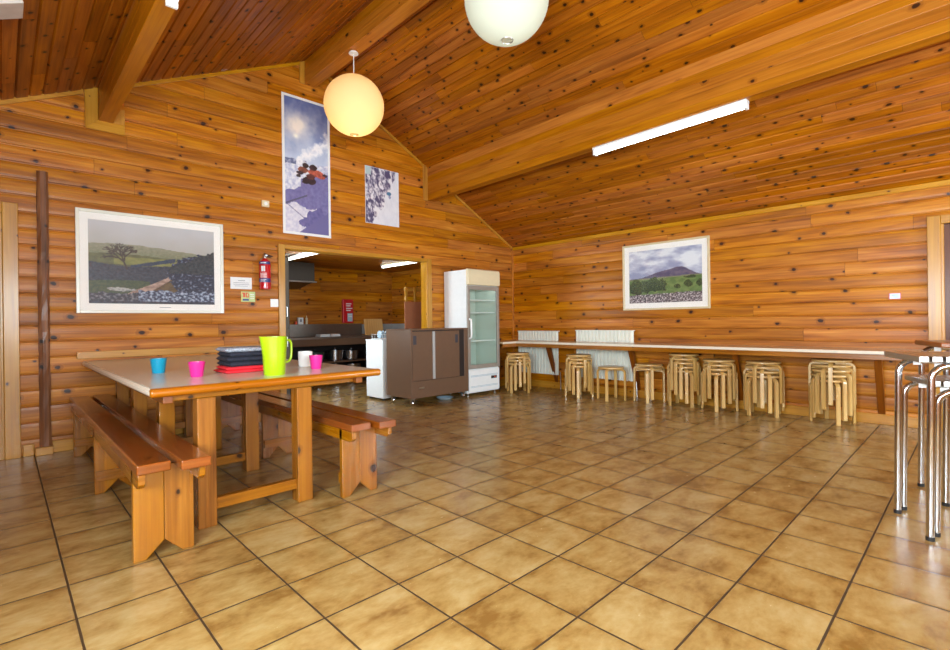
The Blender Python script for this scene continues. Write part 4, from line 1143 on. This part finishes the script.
# hardboard panel and wooden folding frame stored just behind the right jamb
mb = MB(); mb.box(3.46,3.95,4.70,4.715,0,1.42,g=2); tag(mb.build('hardboard_panel', M['hard'], bevel=.002), 'reddish brown hardboard panel standing behind the right jamb of the kitchen opening', 'panel')
ff = thing('folding_frame', 'pale wooden folding frame standing behind the hardboard panel', 'frame', (3.7,4.8,0))
for xx in (3.50,3.68,3.92):
    mb = MB(); mb.box(xx,xx+.045,4.74,4.765,0,1.66,g=2); put(mb.build('upright', M['trim'], bevel=.003), ff)
for zz in (.4,1.1,1.45,1.60):
    mb = MB(); mb.box(3.5,3.965,4.765,4.785,zz,zz+.05,g=0); put(mb.build('rail', M['trim'], bevel=.003), ff)
mb = MB(); mb.prism([(3.70,1.47),(3.74,1.47),(3.92,1.14),(3.88,1.14)],1,4.785,4.805,g=2); put(mb.build('brace', M['trim'], bevel=.003), ff)

# ------------------------------------------------------------------ aluminium bar stools at the right edge
def bar_stool(label, c, rz, zb, hgt, seatmat, slatted, sw_=1.0):
    t = thing('bar_stool', label, 'bar stool', (c[0],c[1],zb), rz, 'bar stools at the right edge')
    a = Vector((-.24,.09)); b = Vector((.09,.24))
    def U(p, q, h):
        p = Vector((p.x,p.y,0)); q = Vector((q.x,q.y,0)); d = (q-p).normalized(); pts = [p]; r_ = .07
        ip, iq = p+d*.012, q-d*.012
        pts.append(ip+Vector((0,0,h-r_)))
        for i in range(1,9):
            s = PI/2*i/8; pts.append(ip + d*(r_-r_*math.cos(s)) + Vector((0,0,h-r_+r_*math.sin(s))))
        for i in range(8,-1,-1):
            s = PI/2*i/8; pts.append(iq - d*(r_-r_*math.cos(s)) + Vector((0,0,h-r_+r_*math.sin(s))))
        pts.append(q); return pts
    for p, q in ((b,-a),(a,-b)):
        mb = MB(); mb.tube(U(p,q,hgt-.047),.0162,14); u = mb.build('leg_frame', M['steel'], t, smooth=True)
        for w in (p,q):
            mb = MB(); mb.lathe([(0,0),(.0175,0),(.0175,.02),(0,.02)],14,(w.x,w.y,-.0005)); mb.build('foot_cap', M['black'], u, smooth=.6)
    ang = math.atan2(b.y+a.y, b.x+a.x) # toward the a-b side
    Ms = Matrix.Rotation(math.atan2(.15,.33)-0,4,'Z') @ Matrix.Diagonal((sw_,sw_,1,1))
    mb = MB()
    if slatted:
        for i in range(9):
            y_ = -.205+i*.0512
            mb.box(-.205,.205,y_-.021,y_+.021,hgt-.03,hgt,g=0,M=Ms)
        mb.box(-.17,-.145,-.2,.2,hgt-.036,hgt-.028,M=Ms); mb.box(.145,.17,-.2,.2,hgt-.036,hgt-.028,M=Ms)
        mb.build('seat', seatmat, t, bevel=.007, seg=3)
    else:
        mb.box(-.2,.2,-.2,.2,hgt-.03,hgt,g=0,M=Ms); mb.build('seat', seatmat, t, bevel=.008, seg=3)
    for p in (a,b,-a,-b):
        mb = MB(); mb.box(p.x*.62-.016,p.x*.62+.016,p.y*.62-.016,p.y*.62+.016,hgt-.066,hgt-.028); mb.build('spacer_block', M['glow_plastic'], t, bevel=.002)
    return t
bar_stool('lower aluminium bar stool nested under the taller one at the right edge', (2.372,-1.628), 0, 0, .765, M['alu'], True, .78)
bar_stool('taller slatted aluminium bar stool of the nested pair at the right edge', (2.288,-1.612), 0, 0, .895, M['alu'], True)
bar_stool('bar stool with brown wooden seat behind the nested aluminium pair', (2.93,-1.66), math.radians(-4), 0, .935, M['brown_wood'], False)

# ------------------------------------------------------------------ light
def area(name, loc, rot, sx, sy, power, col):
    l = bpy.data.lights.new(name, 'AREA'); l.shape = 'RECTANGLE'; l.size = sx; l.size_y = sy; l.energy = power; l.color = col
    o = bpy.data.objects.new(name, l); COL.objects.link(o); o.location = loc; o.rotation_euler = rot
    return o
DAY = (.78,.93,1)
area('daylight_left', (L-.1,(WL[0]+WL[1])/2,(WL[2]+WL[3])/2), (0,-PI/2,0), WL[3]-WL[2], WL[1]-WL[0], 260, DAY)
area('daylight_front', ((WF[0]+WF[1])/2,F-.1,(WF[2]+WF[3])/2), (PI/2,0,0), WF[1]-WF[0], WF[3]-WF[2], 240, DAY)
area('daylight_front', ((WF2[0]+WF2[1])/2,F-.1,(WF2[2]+WF2[3])/2), (PI/2,0,0), WF2[1]-WF2[0], WF2[3]-WF2[2], 130, DAY)
area('daylight_kitchen', (KL-.1,4.85,1.5), (0,-PI/2,0), .9, 1.1, 60, DAY)
w = bpy.data.worlds.new('sky'); sc.world = w; w.use_nodes = True
bg = w.node_tree.nodes['Background']; bg.inputs[0].default_value = (.75,.85,1,1); bg.inputs[1].default_value = .8

# ------------------------------------------------------------------ camera
yaw, rol = .769305, -.0132067
fw = Vector((math.sin(yaw), math.cos(yaw), 0)); r0 = Vector((math.cos(yaw), -math.sin(yaw), 0)); u0 = Vector((0,0,1))
r2 = r0*math.cos(rol)+u0*math.sin(rol); u2 = -r0*math.sin(rol)+u0*math.cos(rol)
cam = bpy.data.cameras.new('camera'); co = bpy.data.objects.new('camera', cam); COL.objects.link(co)
mw = Matrix((( r2.x,u2.x,-fw.x,-1.18227),(r2.y,u2.y,-fw.y,-1.70063),(r2.z,u2.z,-fw.z,1.09389),(0,0,0,1)))
co.matrix_world = mw
cam.sensor_width = 36; cam.lens = 489.315/950*36; cam.shift_y = -(325-321.066)/950; cam.clip_start = .05
sc.camera = co
vs_ = sc.view_settings
vs_.view_transform = 'Standard'; vs_.look = 'None'; vs_.gamma = 1; vs_.use_curve_mapping = False; vs_.exposure = .78
sc.cycles.use_denoising = True
sc.cycles.max_bounces = 10; sc.cycles.diffuse_bounces = 5; sc.cycles.sample_clamp_indirect = 6
